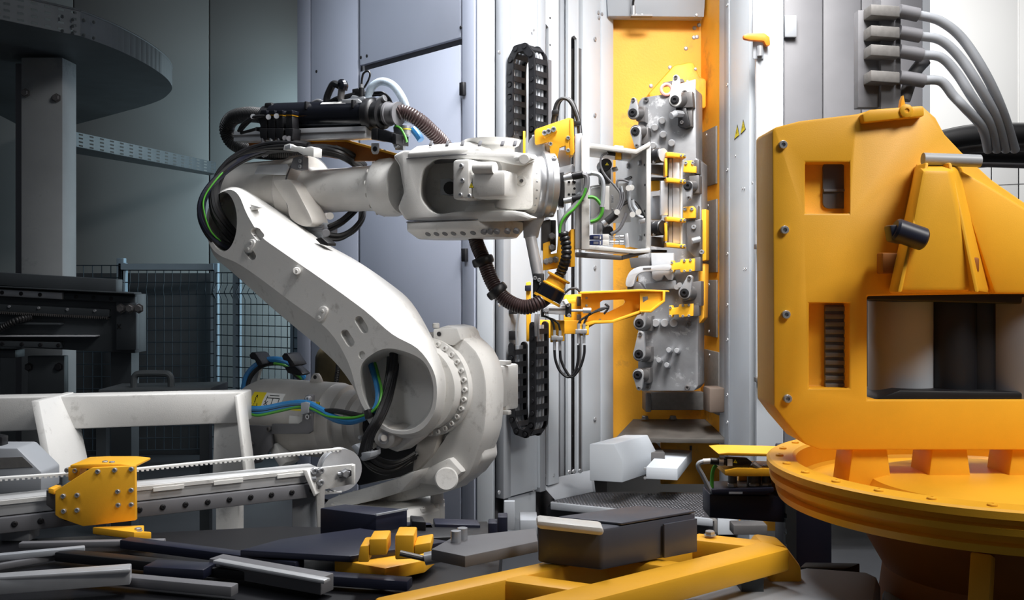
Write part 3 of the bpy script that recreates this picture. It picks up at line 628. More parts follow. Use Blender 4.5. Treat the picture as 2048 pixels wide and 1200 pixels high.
fl = B().lathe(fr0, hd_, [(0, .125), (.012, .132), (.03, .132), (.035, .15), (.055, .152), (.06, .148), (.085, .148), (.09, .12), (.1, .1)], 56).obj('tool_flange', STEEL, rob, label='turned steel tool flange')
uu, vv = basis(hd_)
for i in range(22): bolt(hand, W5+hd_*.175+uu*(.134*math.cos(i*.2856))+vv*(.134*math.sin(i*.2856)), uu*math.cos(i*.2856)+vv*math.sin(i*.2856), .005, STEEL, 'flat')
for a in (.8, 2.2, 3.6, 5.1): bolt(fl, fr0+hd_*.07+uu*(.148*math.cos(a))+vv*(.148*math.sin(a)), uu*math.cos(a)+vv*math.sin(a), .012, STEEL)
# steel yoke plate and rod that hang from the flange and hold the hose end
HY = fr0.y-.02
sp = B().prism([V((fr0.x+a, HY, fr0.z+b)) for a, b in ((-.06, -.13), (.075, -.1), (.03, -.2), (.02, -.245), (-.045, -.245), (-.048, -.2))], (0, .03, 0), .004).obj('hanger_plate', STEEL, rob)
B().prism([V((fr0.x+a, HY, fr0.z+b)) for a, b in ((-.03, .13), (.06, .12), (.045, .2), (.02, .24), (-.02, .2))], (0, .03, 0), .004).obj('upper_hanger_plate', STEEL, rob)
B().cyl(V((fr0.x-.014, HY+.01, fr0.z-.24)), P(1077, 556, HY+.01), .026, 18).obj('hanger_rod', ALU, rob)
hk = B().box(P(1077, 571, HY+.0), (X*.05, Y*.07, Z*.11), .006).obj('hose_holder', BLACK, rob, label='black hose holder with yellow clamp halves')
for a in ((1070, 556), (1078, 560), (1082, 568)): bolt(hk, P(*a, HY-.036), -Y, .009, STEEL)
h1, h2 = P(1100, 588, HY-.03), P(1117, 556, HY-.03)
B().lathe(h1, h2-h1, [(-.02, .05), (-.02, .062), (.03, .062), (.035, .05)], 28).obj('holder_ring', BGLOSS, hk)
B().lathe(h1, h2-h1, [(.034, .056), (.04, .056), (.045, .046), (.075, .042), (.08, .056), (.088, .056)], 28).obj('holder_clamp', ORANGE, hk)
B().lathe(h1, h2-h1, [(-.034, .05), (-.034, .066), (-.022, .066)], 28).obj('holder_clamp', ORANGE, hk)
# ---------------------------------------------------------------- hoses and valves on the robot
def RB(x, y, b): return RP(x, y, b)
def tubes(pts, r, name, m, par=rob, n=9, res=7, rib=0, pitch=.012, **k): return B().tube([RP(*p) for p in pts], r, n, res, rib, pitch).obj(name, m, par, **k)
# aluminium rail on an orange-edged plate
q0, q1 = RP(480, 274, .30), RP(742, 266, .30)
ral = B(); ral.beam(q0, q1, .09, .055, bev=.003); ral = ral.obj('dress_rail', ALU, rob)
for o_ in (.0,): B().beam(q0-s_*.046+Z*o_, q1-s_*.046+Z*o_, .004, .009).obj('rail_groove', DSTEEL, ral)
B().prism(rpoly([(742, 257), (754, 256), (754, 279), (742, 279)], .255), s_*.1, .003).obj('rail_end_cap', BLACK, ral)
B().prism(rpoly([(754, 257), (784, 265), (784, 286), (754, 280)], .26), s_*.09, .003).obj('rail_extension', SOOT, ral)
B().prism(rpoly([(784, 266), (792, 268), (792, 288), (784, 288)], .25), s_*.1, .003).obj('rail_end_cap', BLACK, ral)
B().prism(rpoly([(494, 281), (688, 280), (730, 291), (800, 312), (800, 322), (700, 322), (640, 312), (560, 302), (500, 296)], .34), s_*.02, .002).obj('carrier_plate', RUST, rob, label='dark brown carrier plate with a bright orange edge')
B().prism(rpoly([(494, 280), (688, 279), (730, 290), (802, 310), (802, 314), (730, 294), (688, 282.5), (494, 283.5)], .32), s_*.05, 0).obj('plate_edge', ORANGE, rob)
tb = B().prism(rpoly([(742, 286), (756, 286), (756, 302), (753, 308), (745, 308), (742, 302)], .29), s_*.012, .002).obj('hanging_tab', ALU, rob); bolt(tb, RP(750, 298, .29), -s_, .013, BLACK, 'flat')
for a in ((672, 281), (674, 293), (760, 299), (770, 302)): bolt(rob, RP(*a, .335), -s_, .007, STEEL)
for x in (620, 687): bolt(ral, RP(x, 253, .3), Z, .01, STEEL, 'hex')
# long black cylinder
k0, k1 = RP(556, 234, .31), RP(742, 229, .31)
cyl_ = B().lathe(k0, k1-k0, [(-.03, .055), (-.02, .068), (0, .07), ((k1-k0).length, .07)], 40).obj('tool_changer_tank', BGLOSS, rob, label='long glossy black cylinder')
kd = (k1-k0).normalized(); ku = (Z-kd*kd.z).normalized(); ks = kd.cross(ku)
ks = ks if ks.dot(s_) < 0 else -ks
def kp(h, a, r=.0705): return k0+kd*h+(ks*math.cos(a)+ku*math.sin(a))*r
L_ = (k1-k0).length
lb = B().loft([[kp(L_*.54, .75+.05*i, .071) for i in range(6)]+[kp(L_*.54, 1.0-.05*i, .0695) for i in range(6)], [kp(L_*.8, .75+.05*i, .071) for i in range(6)]+[kp(L_*.8, 1.0-.05*i, .0695) for i in range(6)]]).obj('type_label', WSTK, cyl_)
for h in (.41, .9): B().box(kp(L_*h, .62, .072), (kd*.014, ku*.04, ks*.03), .004).obj('cylinder_clip', BLACK, cyl_)
B().lathe(k1, kd, [(-.012, .073), (-.01, .08), (.02, .08), (.03, .074), (.035, .066), (.06, .066), (.065, .072), (.075, .072), (.08, .055), (.1, .052)], 36).obj('cylinder_head', BLACK, cyl_)
B().lathe(k1+kd*.1, kd, [(0, .05), (.0, .058), (.012, .058), (.014, .052), (.05, .05), (.055, .056), (.065, .056)], 30).obj('hose_coupling', DGREY, cyl_)
B().lathe(k0-kd*.03, -kd, [(0, .05), (0, .06), (.05, .06), (.06, .05)], 28).obj('hose_coupling', BLACK, cyl_)
B().box(RP(545, 213, .3), (kd*.05, ku*.03, ks*.07), .008).obj('rail_clamp', BLACK, cyl_)
# ribbed hoses
hs = k1+kd*.15
B().tube([hs, RP(806, 224, .33), RP(835, 238, .36), RP(862, 262, .42), RP(890, 292, .5), RP(915, 340, .56)], .036, 14, 8, .14, .012).obj('ribbed_hose', HOSE, rob)
B().tube([P(950, 462, 4.62), P(953, 485, 4.6), P(968, 522, 4.56), P(985, 565, 4.53), P(1010, 598, 4.5), P(1046, 614, 4.47), P(1075, 607, 4.46), P(1098, 590, HY-.03)], .034, 14, 10, .14, .011).obj('ribbed_hose', HOSE, rob)
for a, d in ((P(966, 522, 4.56), V((.3, 0, -.9))), (P(994, 582, 4.52), V((.62, 0, -.75)))):
    B().lathe(a-d.normalized()*.02, d, [(0, .036), (.002, .046), (.01, .05), (.03, .05), (.038, .046), (.04, .036)], 24).obj('hose_collar', BLACK, rob)
B().tube([k0-kd*.05, RP(500, 229, .32), RP(466, 236, .34), RP(454, 258, .36), RP(466, 284, .38), RP(500, 300, .40), RP(560, 306, .42), RP(620, 310, .46)], .041, 14, 8, .1, .012).obj('ribbed_hose', RUB, rob)
# four valve plugs in a row
for i, x in enumerate((527, 543, 559, 578)):
    vb = B().prism(rpoly([(x-7, 229), (x+6, 229), (x+7, 256), (x-7, 256)], .2), s_*.05, .004).obj('valve_plug', BLACK, rob)
    B().prism(rpoly([(x-9, 229), (x-5, 220), (x+6, 220), (x+6, 229)], .19), s_*.06, .004).obj('plug_head', BGLOSS, vb)
    B().prism(rpoly([(x-7, 229), (x+6, 229), (x+6, 231), (x-7, 231)], .195), s_*.06).obj('plug_seal', ORANGE, vb)
    B().prism(rpoly([(x-9, 256), (x+8, 256), (x+6, 280), (x-7, 276)], .19), s_*.06, .004).obj('plug_socket', BLACK, vb)
    B().cyl(RP(x, 277, .2), RP(x+1, 290, .2), .011, 10).obj('plug_fitting', STEEL if i % 2 else DGREY, vb)
B().prism(rpoly([(510, 254), (588, 254), (594, 262), (590, 284), (578, 284), (560, 272), (512, 262)], .22), s_*.03, .003).obj('valve_strip', BLACK, rob)
for p in ([(520, 232, .2), (505, 238, .2), (490, 252, .2), (481, 262, .21)], [(536, 232, .2), (508, 234, .19), (486, 248, .19), (477, 262, .21)], [(512, 258, .21), (498, 262, .21), (482, 266, .22)]): tubes(p, .008, 'signal_cable', BLACK)
for x, y in ((506, 233), (537, 234), (553, 232), (570, 276), (578, 277)): B().cyl(RP(x, y, .185), RP(x, y, .19), .013, 14).obj('cable_tag', GPANEL if x < 560 else DGREY, rob)
# valve block on top of the cylinder
vb = B().prism(rpoly([(683, 199), (715, 197), (722, 203), (722, 209), (683, 211)], .26), s_*.09, .003).obj('valve_block', ALU, rob)
B().prism(rpoly([(704, 178), (716, 176), (722, 182), (722, 194), (704, 195)], .29), s_*.05, .003).obj('solenoid', BLACK, vb)
B().prism(rpoly([(700, 196), (704, 190), (714, 192), (728, 193), (731, 200), (722, 203), (700, 201)], .27), s_*.05, .003).obj('valve_cap', GPANEL, vb)
B().cyl(RP(680, 207, .28), RP(680, 198, .28), .009, 10).obj('elbow_fitting', STEEL, rob)
B().cyl(RP(681, 199, .28), RP(684, 176, .28), .017, 14).obj('elbow_sleeve', DSTEEL, rob)
tubes([(686, 179, .28), (688, 172, .28), (686, 167, .28), (681, 167, .28)], .021, 'elbow_fitting', BGLOSS)
tubes([(654, 209, .30), (654, 196, .30), (660, 180, .30), (668, 168, .30), (680, 172, .29)], .018, 'air_hose', BLACK)
B().cyl(RP(654, 211, .3), RP(654, 206, .3), .022, 14).obj('hose_band', YELL, rob)
tubes([(655, 208, .31), (672, 198, .3), (690, 194, .3), (712, 188, .3)], .012, 'air_hose', BLACK)
tubes([(618, 214, .33), (624, 206, .33), (636, 201, .33), (648, 205, .32)], .008, 'signal_cable', DGREY)
B().cyl(RP(723, 193, .28), RP(723, 176, .28), .013, 12).obj('sensor_plug', BLACK, rob); B().cyl(RP(723, 176, .28), RP(723, 169, .28), .010, 10).obj('plug_nut', STEEL, rob)
tubes([(723, 170, .28), (724, 158, .28), (727, 147, .28), (735, 142, .28), (740, 147, .28), (738, 158, .28), (731, 171, .29), (726, 178, .30)], .005, 'signal_cable', BLACK)
tubes([(737, 205, .30), (738, 190, .30), (746, 172, .30), (764, 163, .31), (786, 171, .32), (804, 195, .34), (813, 220, .36), (815, 245, .38)], .019, 'clear_air_hose', CLEAR, n=14)
for p in ([(728, 192, .3), (748, 186, .31), (766, 186, .32), (778, 196, .34), (784, 208, .36)], [(728, 196, .3), (752, 190, .31), (770, 193, .33), (780, 206, .35)]): tubes(p, .006, 'signal_cable', BLACK)
B().cyl(RP(757, 203, .3), RP(770, 196, .3), .017, 14).obj('silencer', STEEL, rob)
tubes([(790, 252, .3), (800, 256, .3), (808, 268, .3), (814, 284, .3)], .006, 'earth_cable', GREEN)
tubes([(826, 258, .42), (834, 268, .42), (842, 280, .42)], .018, 'air_hose', BLUE)
B().prism(rpoly([(786, 254), (796, 246), (806, 250), (806, 300), (790, 300)], .36), s_*.02, .002).obj('coupling_plate', GPANEL, rob)
B().cyl(RP(813, 252, .32), RP(813, 270, .32), .02, 14).obj('air_coupling', STEEL, rob); B().cyl(RP(813, 258, .32), RP(813, 260, .32), .022, 14).obj('hose_band', YELL, rob)
for a in ((796, 276), (802, 284), (794, 290)): bolt(rob, RP(*a, .31), -s_, .014, STEEL, 'hex')
# cable bundles looping from the clamp into the arm and around the elbow
def bundle(pts, n, rad, r, name, mats, spread=1.0):
    for i in range(n):
        a = 2*math.pi*i/n; j = [random.uniform(-.3, .3) for _ in pts]
        c = [RP(x, y, b)+(s_*math.cos(a+j[k])*rad*.8+(f_*.5+Z*.8)*math.sin(a+j[k])*rad*spread) for k, (x, y, b) in enumerate(pts)]
        B().tube(c, r, 7, 6).obj(name, mats[i % len(mats)], rob)
bundle([(616, 296, .22), (578, 293, .2), (530, 296, .17), (485, 310, .12), (448, 338, .06), (430, 380, .02), (432, 420, .0), (448, 450, .03), (472, 478, .12)], 8, .024, .0115, 'arm_cable', [RUB, BLACK])
bundle([(610, 300, .22), (560, 296, .2), (500, 312, .14), (450, 342, .05), (412, 386, -.03), (402, 425, -.05), (416, 462, -.02), (440, 486, .04), (470, 500, .12)], 4, .014, .0125, 'arm_cable', [NAVY, RUB, BLUE if 0 else NAVY, RUB])
tubes([(480, 314, .14), (445, 345, .03), (410, 392, -.05), (409, 428, -.06), (424, 466, -.02), (456, 492, .08)], .004, 'earth_cable', GREEN)
bundle([(618, 300, .22), (645, 300, .24), (680, 306, .28), (705, 318, .34), (725, 335, .44)], 7, .022, .0115, 'arm_cable', [RUB, BLACK])
bundle([(712, 418, .44), (700, 430, .4), (680, 446, .34), (656, 458, .28)], 3, .016, .011, 'arm_cable', [RUB])
bundle([(726, 418, .5), (722, 440, .44), (705, 462, .38), (680, 474, .32), (654, 472, .27)], 3, .014, .011, 'arm_cable', [RUB])
# shoulder bundle
bundle([(786, 712, .16), (784, 745, .13), (774, 795, .06), (757, 838, -.02), (738, 872, -.05), (730, 905, -.02)], 9, .030, .0125, 'shoulder_cable', [RUB, BLACK, SOOT])
bundle([(730, 905, .0), (748, 925, .04), (775, 935, .1), (800, 930, .16), (826, 915, .22)], 7, .03, .012, 'shoulder_cable', [RUB, SOOT])
B().prism(rpoly([(702, 893), (710, 888), (735, 912), (742, 902), (742, 912), (730, 922), (724, 922)], -.05), s_*.07, .003).obj('cable_clamp', GPANEL, rob)
B().prism(rpoly([(722, 905), (742, 905), (740, 915), (724, 922)], -.06), s_*.05, .003).obj('cable_clamp', GPANEL, rob)
for (dy, m, r) in ((0, BLUE, .0145), (7, BLUE, .0125), (4, RUB, .012)):
    tubes([(497, 818+dy, .0), (530, 817+dy, .0), (575, 808+dy, -.0), (612, 806+dy, .0), (640, 818+dy*.9, .0), (672, 836+dy*.6 if m == BLUE else 822, .0), (705, 842+dy*.3 if m == BLUE else 828, .0), (735, 832, .0), (752, 815, .02), (757, 790, .05), (752, 760, .09), (744, 736, .13), (741, 722, .17)], r, 'supply_cable', m)
tubes([(497, 824, -.01), (515, 831, -.01), (560, 822, -.01), (598, 814, -.01), (625, 818, -.01), (655, 832, -.01), (700, 836, -.01), (735, 828, -.01), (755, 812, .0), (763, 785, .04), (757, 752, .09), (750, 726, .14)], .0065, 'earth_cable', GREEN)
tubes([(489, 800, .15), (489, 775, .2), (496, 750, .25), (515, 730, .3), (540, 720, .34), (568, 723, .36), (590, 738, .4), (606, 755, .46)], .018, 'supply_cable', BLUE)
tubes([(493, 800, .15), (494, 775, .2), (502, 752, .25), (520, 734, .3), (542, 727, .34), (568, 729, .36), (588, 746, .4), (604, 762, .46)], .012, 'supply_cable', RUB)
tubes([(548, 727, .33), (570, 731, .35), (590, 746, .39), (604, 758, .45)], .007, 'earth_cable', GREEN)
for x, y in ((513, 722), (578, 724)):
    B().prism(rpoly([(x-15, y-12), (x-10, y-18), (x-3, y-16), (x+7, y-2), (x+12, y+6), (x+2, y+10), (x-4, y-2), (x-12, y-4)], .27), s_*.09, .004).obj('hook_strap', BLACK, rob)
B().prism(rpoly([(568, 734), (588, 732), (606, 748), (598, 752), (575, 746)], .33), s_*.06, .004).obj('hook_strap', BLACK, rob)
cl = B().prism(rpoly([(601, 806), (610, 804), (618, 806), (616, 826), (602, 830)], -.02), s_*.05, .003).obj('supply_clamp', GPANEL, rob)
B().prism(rpoly([(610, 792), (616, 789), (624, 791), (624, 806), (610, 806)], .03), s_*.02, .003).obj('clamp_plate', DGREY, cl)
for y in (797, 833): bolt(cl, RP(618, y, .02), -s_, .013, STEEL)
B().prism(rpoly([(726, 822), (736, 818), (740, 834), (730, 840)], -.03), s_*.06, .004).obj('hook_strap', BLACK, rob)
# ---------------------------------------------------------------- gripper carried by the robot
GY = fr0.y+.02
grp = thing('gripper', V((P(1180, 0, GY).x, GY, P(0, 690, GY).z)), 'tall gripper of white plates with amber brackets and cables on the robot flange', 'gripper')
def fp(pts, d, t, name, m, par=grp, bev=.002, **k): return B().prism(fr(pts, GY+d), (0, t, 0), bev).obj(name, m, par, **k)
up = fp([(1069, 262), (1072, 258), (1138, 235), (1147, 238), (1149, 304), (1146, 309), (1133, 309), (1131, 291), (1119, 295), (1115, 317), (1110, 320), (1101, 319), (1099, 283), (1072, 289), (1070, 286)], -.06, .03, 'upper_bracket', ORANGE)
pad = fp([(1086, 268), (1089, 262), (1112, 254), (1115, 262), (1090, 277)], -.075, .02, 'bracket_pad', ORANGE, up)
for a in ((1089, 266), (1097, 263), (1107, 259)): bolt(pad, P(*a, GY-.076), -Y, .012, STEEL)
for a in ((1101, 288), (1102, 312), (1136, 276), (1136, 301)): bolt(up, P(*a, GY-.061), -Y, .009, STEEL)
fp([(1140, 236), (1147, 238), (1147, 310), (1140, 310)], -.065, .10, 'bracket_flange', ORANGE, up)
fp([(1088, 288), (1099, 284), (1101, 330), (1088, 332)], -.03, .09, 'post_stub', ALU)
fp([(1118, 300), (1142, 300), (1142, 342), (1112, 345), (1112, 318)], .02, .02, 'bridge_plate', ALU)
fp([(1116, 336), (1146, 328), (1152, 340), (1120, 352)], -.03, .04, 'bridge_bar', ALU)
po = fp([(1150, 268), (1164, 266), (1164, 498), (1150, 498)], -.06, .10, 'vertical_post', ALU, bev=.003)
wb = fp([(1163, 271), (1179, 271), (1179, 499), (1163, 499)], -.08, .12, 'white_post', WHITE, bev=.003)
# box of plates open towards the viewer
fp([(1179, 286), (1272, 299), (1300, 283), (1301, 292), (1273, 308), (1179, 296)], -.07, .30, 'top_plate', WHITE)
fp([(1179, 490), (1268, 499), (1300, 496), (1301, 505), (1268, 507), (1179, 499)], -.07, .30, 'bottom_plate', WHITE)
sa, sb = P(1297, 292, GY-.06), P(1297, 503, GY-.06); sc_, sd_ = P(1231, 486, GY+.42), P(1231, 318, GY+.42)
sd = B().prism([sa, sb, sc_, sd_], (.012, .004, 0), .002).obj('side_plate', BRIGHT, grp)
B().prism([sa+V((-.01, -.004, .006)), sa+V((.006, -.004, .006)), sb+V((.006, -.004, 0)), sb+V((-.01, -.004, 0))], (0, .03, 0), .002).obj('plate_edge', WHITE, sd)
spn = Plane(sa, (sb-sa).cross(sd_-sa)); spn = Plane(sa, -spn.n) if spn.n.x > 0 else spn
for a in ((1281, 326), (1258, 332), (1282, 476), (1289, 330), (1290, 370), (1289, 422), (1289, 470)): bolt(sd, spn(*a, .002), spn.n, .012 if a[0] < 1286 else .006, STEEL if a[0] < 1286 else BLACK, 'hex' if a[0] < 1286 else 'flat')
B().prism(poly([(1249, 358), (1262, 352), (1264, 356), (1252, 362)], spn, .001), spn.n*.004).obj('plate_slot', BLACK, sd)
fp([(1152, 504), (1244, 511), (1244, 520), (1152, 514)], -.06, .06, 'rubber_strip', RUB if 0 else DSTEEL, bev=.004)
B().prism([P(1244, 511, GY-.06), P(1298, 499, GY-.06), P(1298, 506, GY-.06), P(1244, 520, GY-.06)], (0, .06, 0), .004).obj('rubber_strip', DSTEEL, grp)
# equipment in the box
fp([(1180, 372), (1206, 368), (1262, 366), (1262, 444), (1180, 448)], .12, .02, 'back_sheet', BRIGHT)
cbx = fp([(1204, 372), (1219, 372), (1219, 420), (1204, 418)], -.02, .06, 'control_box', WHITE)
for y in (394, 402, 420): bolt(grp, P(1223, y, GY+.02), X, .009, STEEL, 'hex')
fp([(1181, 375), (1203, 372), (1203, 446), (1181, 450)], .06, .05, 'gear_case', BRIGHT, bev=.01)
mo = B().cyl(P(1212, 329, GY-.01), P(1205, 334, GY+.13), .028, 24, ch=.004).obj('gripper_motor', BLACK, grp); fp([(1199, 336), (1222, 336), (1222, 366), (1200, 366)], .0, .08, 'motor_body', BLACK, bev=.006)
for a, d in (((1212, 330), -.011),): warn_sign(mo, [P(1214, 324, GY-.012), P(1209, 331, GY-.012), P(1219, 331, GY-.012)])
m2 = B().cyl(P(1216, 462, GY), P(1209, 458, GY+.12), .025, 24, ch=.004).obj('gripper_motor', BLACK, grp)
fp([(1224, 335), (1234, 333), (1237, 340), (1226, 343)], .03, .05, 'motor_shaft', STEEL)
sn = fp([(1231, 300), (1236, 297), (1243, 298), (1243, 319), (1231, 318)], -.04, .04, 'yellow_sensor', ORANGE); fp([(1244, 299), (1263, 301), (1263, 316), (1244, 319)], -.04, .05, 'sensor_block', ALU)
fp([(1229, 290), (1247, 292), (1247, 299), (1229, 298)], -.05, .04, 'sensor_mount', ALU)
B().cyl(P(1214, 306, GY-.03), P(1231, 308, GY-.03), .010, 10).obj('sensor_plug', BLACK, grp)
for y in (470, 481):
    t_ = fp([(1180, y), (1205, y-1), (1205, y+9), (1180, y+9)], -.06, .05, 'pressure_switch', NBLUE)
    fp([(1205, y-2), (1218, y-2), (1218, y+9), (1205, y+9)], -.06, .06, 'switch_body', WHITE, t_)
    fp([(1187, y+2), (1197, y+2), (1197, y+7), (1187, y+7)], -.063, .004, 'switch_display', DGREY, t_, 0)
    for k in range(3):
        fp(rect(1199.5, y+1.5+k*2.4, 1202.5, y+3+k*2.4), -.063, .004, 'switch_key', WSTK, t_, 0)
        B().cyl(P(1219+k*10, y+4, GY-.03), P(1227+k*10, y+4, GY-.03), .011-.002*(k % 2), 12).obj('push_fitting', STEEL, grp)
fp([(1249, 468), (1256, 466), (1259, 494), (1252, 495)], -.05, .03, 'fitting_block', ALU)
for x in (1191, 1200): B().cyl(P(x, 446, GY-.01), P(x, 468, GY-.01), .011, 12).obj('push_fitting', STEEL, grp)
def gt(pts, r, name, m, d=0.0, n=8): return B().tube([P(x, y, GY+d+(z[0] if z else 0)) for x, y, *z in pts], r, n, 6).obj(name, m, grp)
gt([(1216, 306), (1204, 312), (1201, 330), (1210, 350), (1226, 368), (1238, 383), (1242, 395)], .005, 'sensor_cable', DGREY, -.05)
gt([(1258, 364), (1245, 360), (1235, 362), (1236, 374), (1242, 384)], .005, 'sensor_cable', DGREY, -.04)
gt([(1242, 372), (1245, 390), (1242, 405), (1236, 420), (1226, 432)], .006, 'sensor_cable', GPANEL, -.05)
for dx in (0, 4, -4): gt([(1243+dx, 384), (1244+dx, 398), (1240+dx, 412), (1232+dx, 426)], .004, 'sensor_cable', DGREY, -.06)
gt([(1234, 418), (1246, 406), (1262, 398), (1276, 408), (1284, 422), (1290, 436)], .004, 'sensor_cable', RUB, -.05)
gt([(1234, 420), (1250, 408), (1264, 405), (1276, 418), (1286, 434)], .004, 'sensor_cable', RUB, -.045)
gt([(1262, 362), (1258, 380), (1258, 400), (1262, 418), (1272, 430), (1286, 436)], .009, 'air_hose', GPANEL, -.05)
gt([(1264, 400), (1266, 412), (1276, 426)], .012, 'air_hose', GPANEL, -.05)
gt([(1222, 468), (1238, 458), (1248, 440), (1253, 426)], .008, 'air_hose', DGREY, -.04)
for x, y in ((1257, 376), (1263, 375), (1265, 429), (1277, 424), (1234, 424)): B().cyl(P(x, y, GY-.075), P(x, y, GY-.072), .013, 14).obj('cable_tag', WSTK, grp)
B().cyl(P(1213, 444, GY-.05), P(1232, 428, GY-.05), .018, 14).obj('black_plug', RUB, grp); B().cyl(P(1206, 449, GY-.05), P(1213, 444, GY-.05), .016, 12).obj('plug_nut', STEEL, grp)
fp([(1278, 440), (1290, 436), (1291, 445), (1280, 448)], -.06, .03, 'fitting_block', STEEL)
# plates beside the flange
fp([(1117, 346), (1128, 344), (1128, 414), (1117, 412)], -.07, .09, 'black_plate', BLACK)
hp_ = fp([(1129, 362), (1151, 358), (1151, 396), (1129, 396)], -.06, .08, 'drilled_plate', WHITE)
for a in ((1138, 364), (1147, 363), (1150, 364), (1158, 365), (1138, 389), (1146, 389), (1150, 389), (1149, 377)): bolt(hp_, P(min(a[0], 1149), a[1], GY-.061), -Y, .006, BLACK, 'flat')
B().cyl(P(1160, 389, GY-.085), P(1160, 389, GY-.081), .013, 14).obj('cable_tag', GPANEL, grp)
for y in (352, 398):
    B().cyl(P(1128, y+4, GY-.08), P(1146, y+1, GY-.09), .013, 14).obj('plug_nut', STEEL, grp); B().cyl(P(1145, y+1, GY-.09), P(1166, y-3, GY-.1), .017, 14).obj('black_plug', BLACK, grp)
gt([(1164, 349), (1172, 352), (1174, 362), (1172, 376), (1162, 396), (1148, 414), (1132, 432), (1124, 450), (1123, 468)], .013, 'tool_cable', DGREY, -.10)
gt([(1172, 376), (1166, 394), (1150, 416), (1132, 432), (1122, 448), (1119, 466)], .006, 'earth_cable', GREEN, -.115)
gt([(1176, 394), (1190, 396), (1202, 410), (1204, 424), (1196, 438), (1181, 444)], .008, 'earth_cable', GREEN, -.11)
gt([(1182, 346), (1198, 350), (1206, 366), (1206, 392), (1203, 414)], .010, 'tool_cable', GPANEL, -.11)
gt([(1204, 414), (1203, 426), (1194, 438), (1182, 443)], .012, 'tool_cable', DGREY, -.10)
gt([(1174, 348), (1186, 346)], .010, 'tool_cable', GPANEL, -.1)
gt([(1118, 420), (1119, 440), (1121, 468)], .010, 'tool_cable', GPANEL, -.08)
B().tube([P(1126, 464, GY-.1), P(1132, 490, GY-.1), P(1132, 515, GY-.1), P(1124, 540, GY-.06), P(1118, 552, GY-.05)], .024, 12, 10, .22, .02).obj('spiral_hose', BLACK, grp)
for k in (0, 1, 2): gt([(1104+k*4, 256), (1106+k*4, 236), (1112+k*3, 208), (1124+k*2, 197), (1138+k*3, 202), (1150+k*2, 225), (1156+k*2, 250), (1158+k*2, 275)], .007, 'tool_cable', RUB if k != 1 else DGREY, .0+.02*k)
for a in ((1110, 224), (1154, 246)): fp([(a[0]-6, a[1]-4), (a[0]+7, a[1]-5), (a[0]+7, a[1]+5), (a[0]-6, a[1]+6)], -.02, .05, 'cable_tie_block', BLACK)
# lower bracket
lo = fp([(1086, 487), (1100, 482), (1102, 508), (1114, 506), (1117, 470), (1131, 466), (1148, 458), (1150, 462), (1150, 532), (1086, 541)], -.03, .03, 'lower_bracket', ORANGE)
fp([(1141, 459), (1150, 458), (1150, 533), (1141, 534)], -.05, .09, 'bracket_flange', ORANGE, lo)
for a in ((1093, 523), (1101, 521), (1111, 519), (1104, 495), (1104, 472)): bolt(lo, P(*a, GY-.031), -Y, .012, STEEL, 'hex')
fp([(1083, 442), (1101, 438), (1101, 506), (1083, 500)], -.02, .1, 'slide_unit', DSTEEL, bev=.004)
fp([(1100, 440), (1112, 440), (1112, 500), (1100, 505)], .03, .1, 'slide_block', BLACK, bev=.004)
# jaws that hold the long aluminium profile
JY = .52
def jp(pts, d, t, name, m, par=grp, bev=.002, **k): return B().prism(fr(pts, GY+JY+d), (0, t, 0), bev).obj(name, m, par, **k)
for y, h in ((310, 12), (455, 12)):
    kn = B().cyl(P(1304, y+3, GY+JY), P(1326, y, GY+JY-.06), .038, 28, ch=.005).obj('clamp_drive', BLACK, grp)
    dd = (P(1326, y, GY+JY-.06)-P(1304, y+3, GY+JY)).normalized()
    B().cyl(P(1326, y, GY+JY-.06), P(1326, y, GY+JY-.06)+dd*.003, .034, 24).obj('drive_cap', GPANEL if y < 400 else BLACK, kn)
    jp([(1303, y+18), (1330, y+20), (1330, y+40), (1303, y+36)], .0, .06, 'clamp_body', DSTEEL)
    for a in ((1308, y-8), (1308, y+14)): bolt(kn, P(*a, GY+JY-.04), -Y, .008, STEEL)
    jp([(1303, y+44), (1334, y+45), (1334, y+50), (1303, y+50)], .0, .06, 'clamp_body', BLACK)
jp([(1303, 360), (1320, 357), (1320, 380), (1303, 382)], .05, .05, 'clamp_pad', ORANGE)
jp([(1303, 392), (1324, 390), (1324, 440), (1303, 440)], .08, .05, 'clamp_cover', GPANEL, bev=.01)
for y in (304, 355, 433, 485):
    j = jp([(1333, y), (1340, y), (1371, y+4), (1372, y+12), (1340, y+9), (1333, y+9)], -.1, .08, 'jaw_strip', ORANGE)
    for x in (1362, 1369): bolt(j, P(x, y+7, GY+JY-.101), -Y, .006, STEEL)
jp([(1330, 316), (1335, 316), (1335, 490), (1331, 490)], -.1, .06, 'jaw_rail', ORANGE) if 0 else None
for a, b in ((316, 352), (445, 482)): jp([(1330, a), (1335, a), (1335, b), (1330, b)], -.09, .06, 'jaw_side', ORANGE)
# the aluminium workpiece in the jaws
wk = thing('aluminium_profile', P(1347, 560, GY+JY), 'long bright aluminium profile held upright in the amber jaws of the gripper', 'profile')
for i, (x0, x1) in enumerate(((1322, 1336), (1337, 1345), (1346, 1363))):
    B().prism(fr([(x0 if i else 1336, 314), (x1, 314), (x1, 486 if i else 430), (x0, 486 if i else 430), (x0, 362), (x0 if i else 1336, 362)] if i == 0 else rect(x0, 316, x1, 486), GY+JY-.055+.006*(i == 1)), (0, .04, 0), .002).obj('profile_flange' if i != 1 else 'profile_groove', ALU if i != 1 else GPANEL, wk)
B().prism(fr(rect(1361, 316, 1365, 488), GY+JY-.065), (0, .05, 0), .001).obj('profile_edge', WHITE, wk)
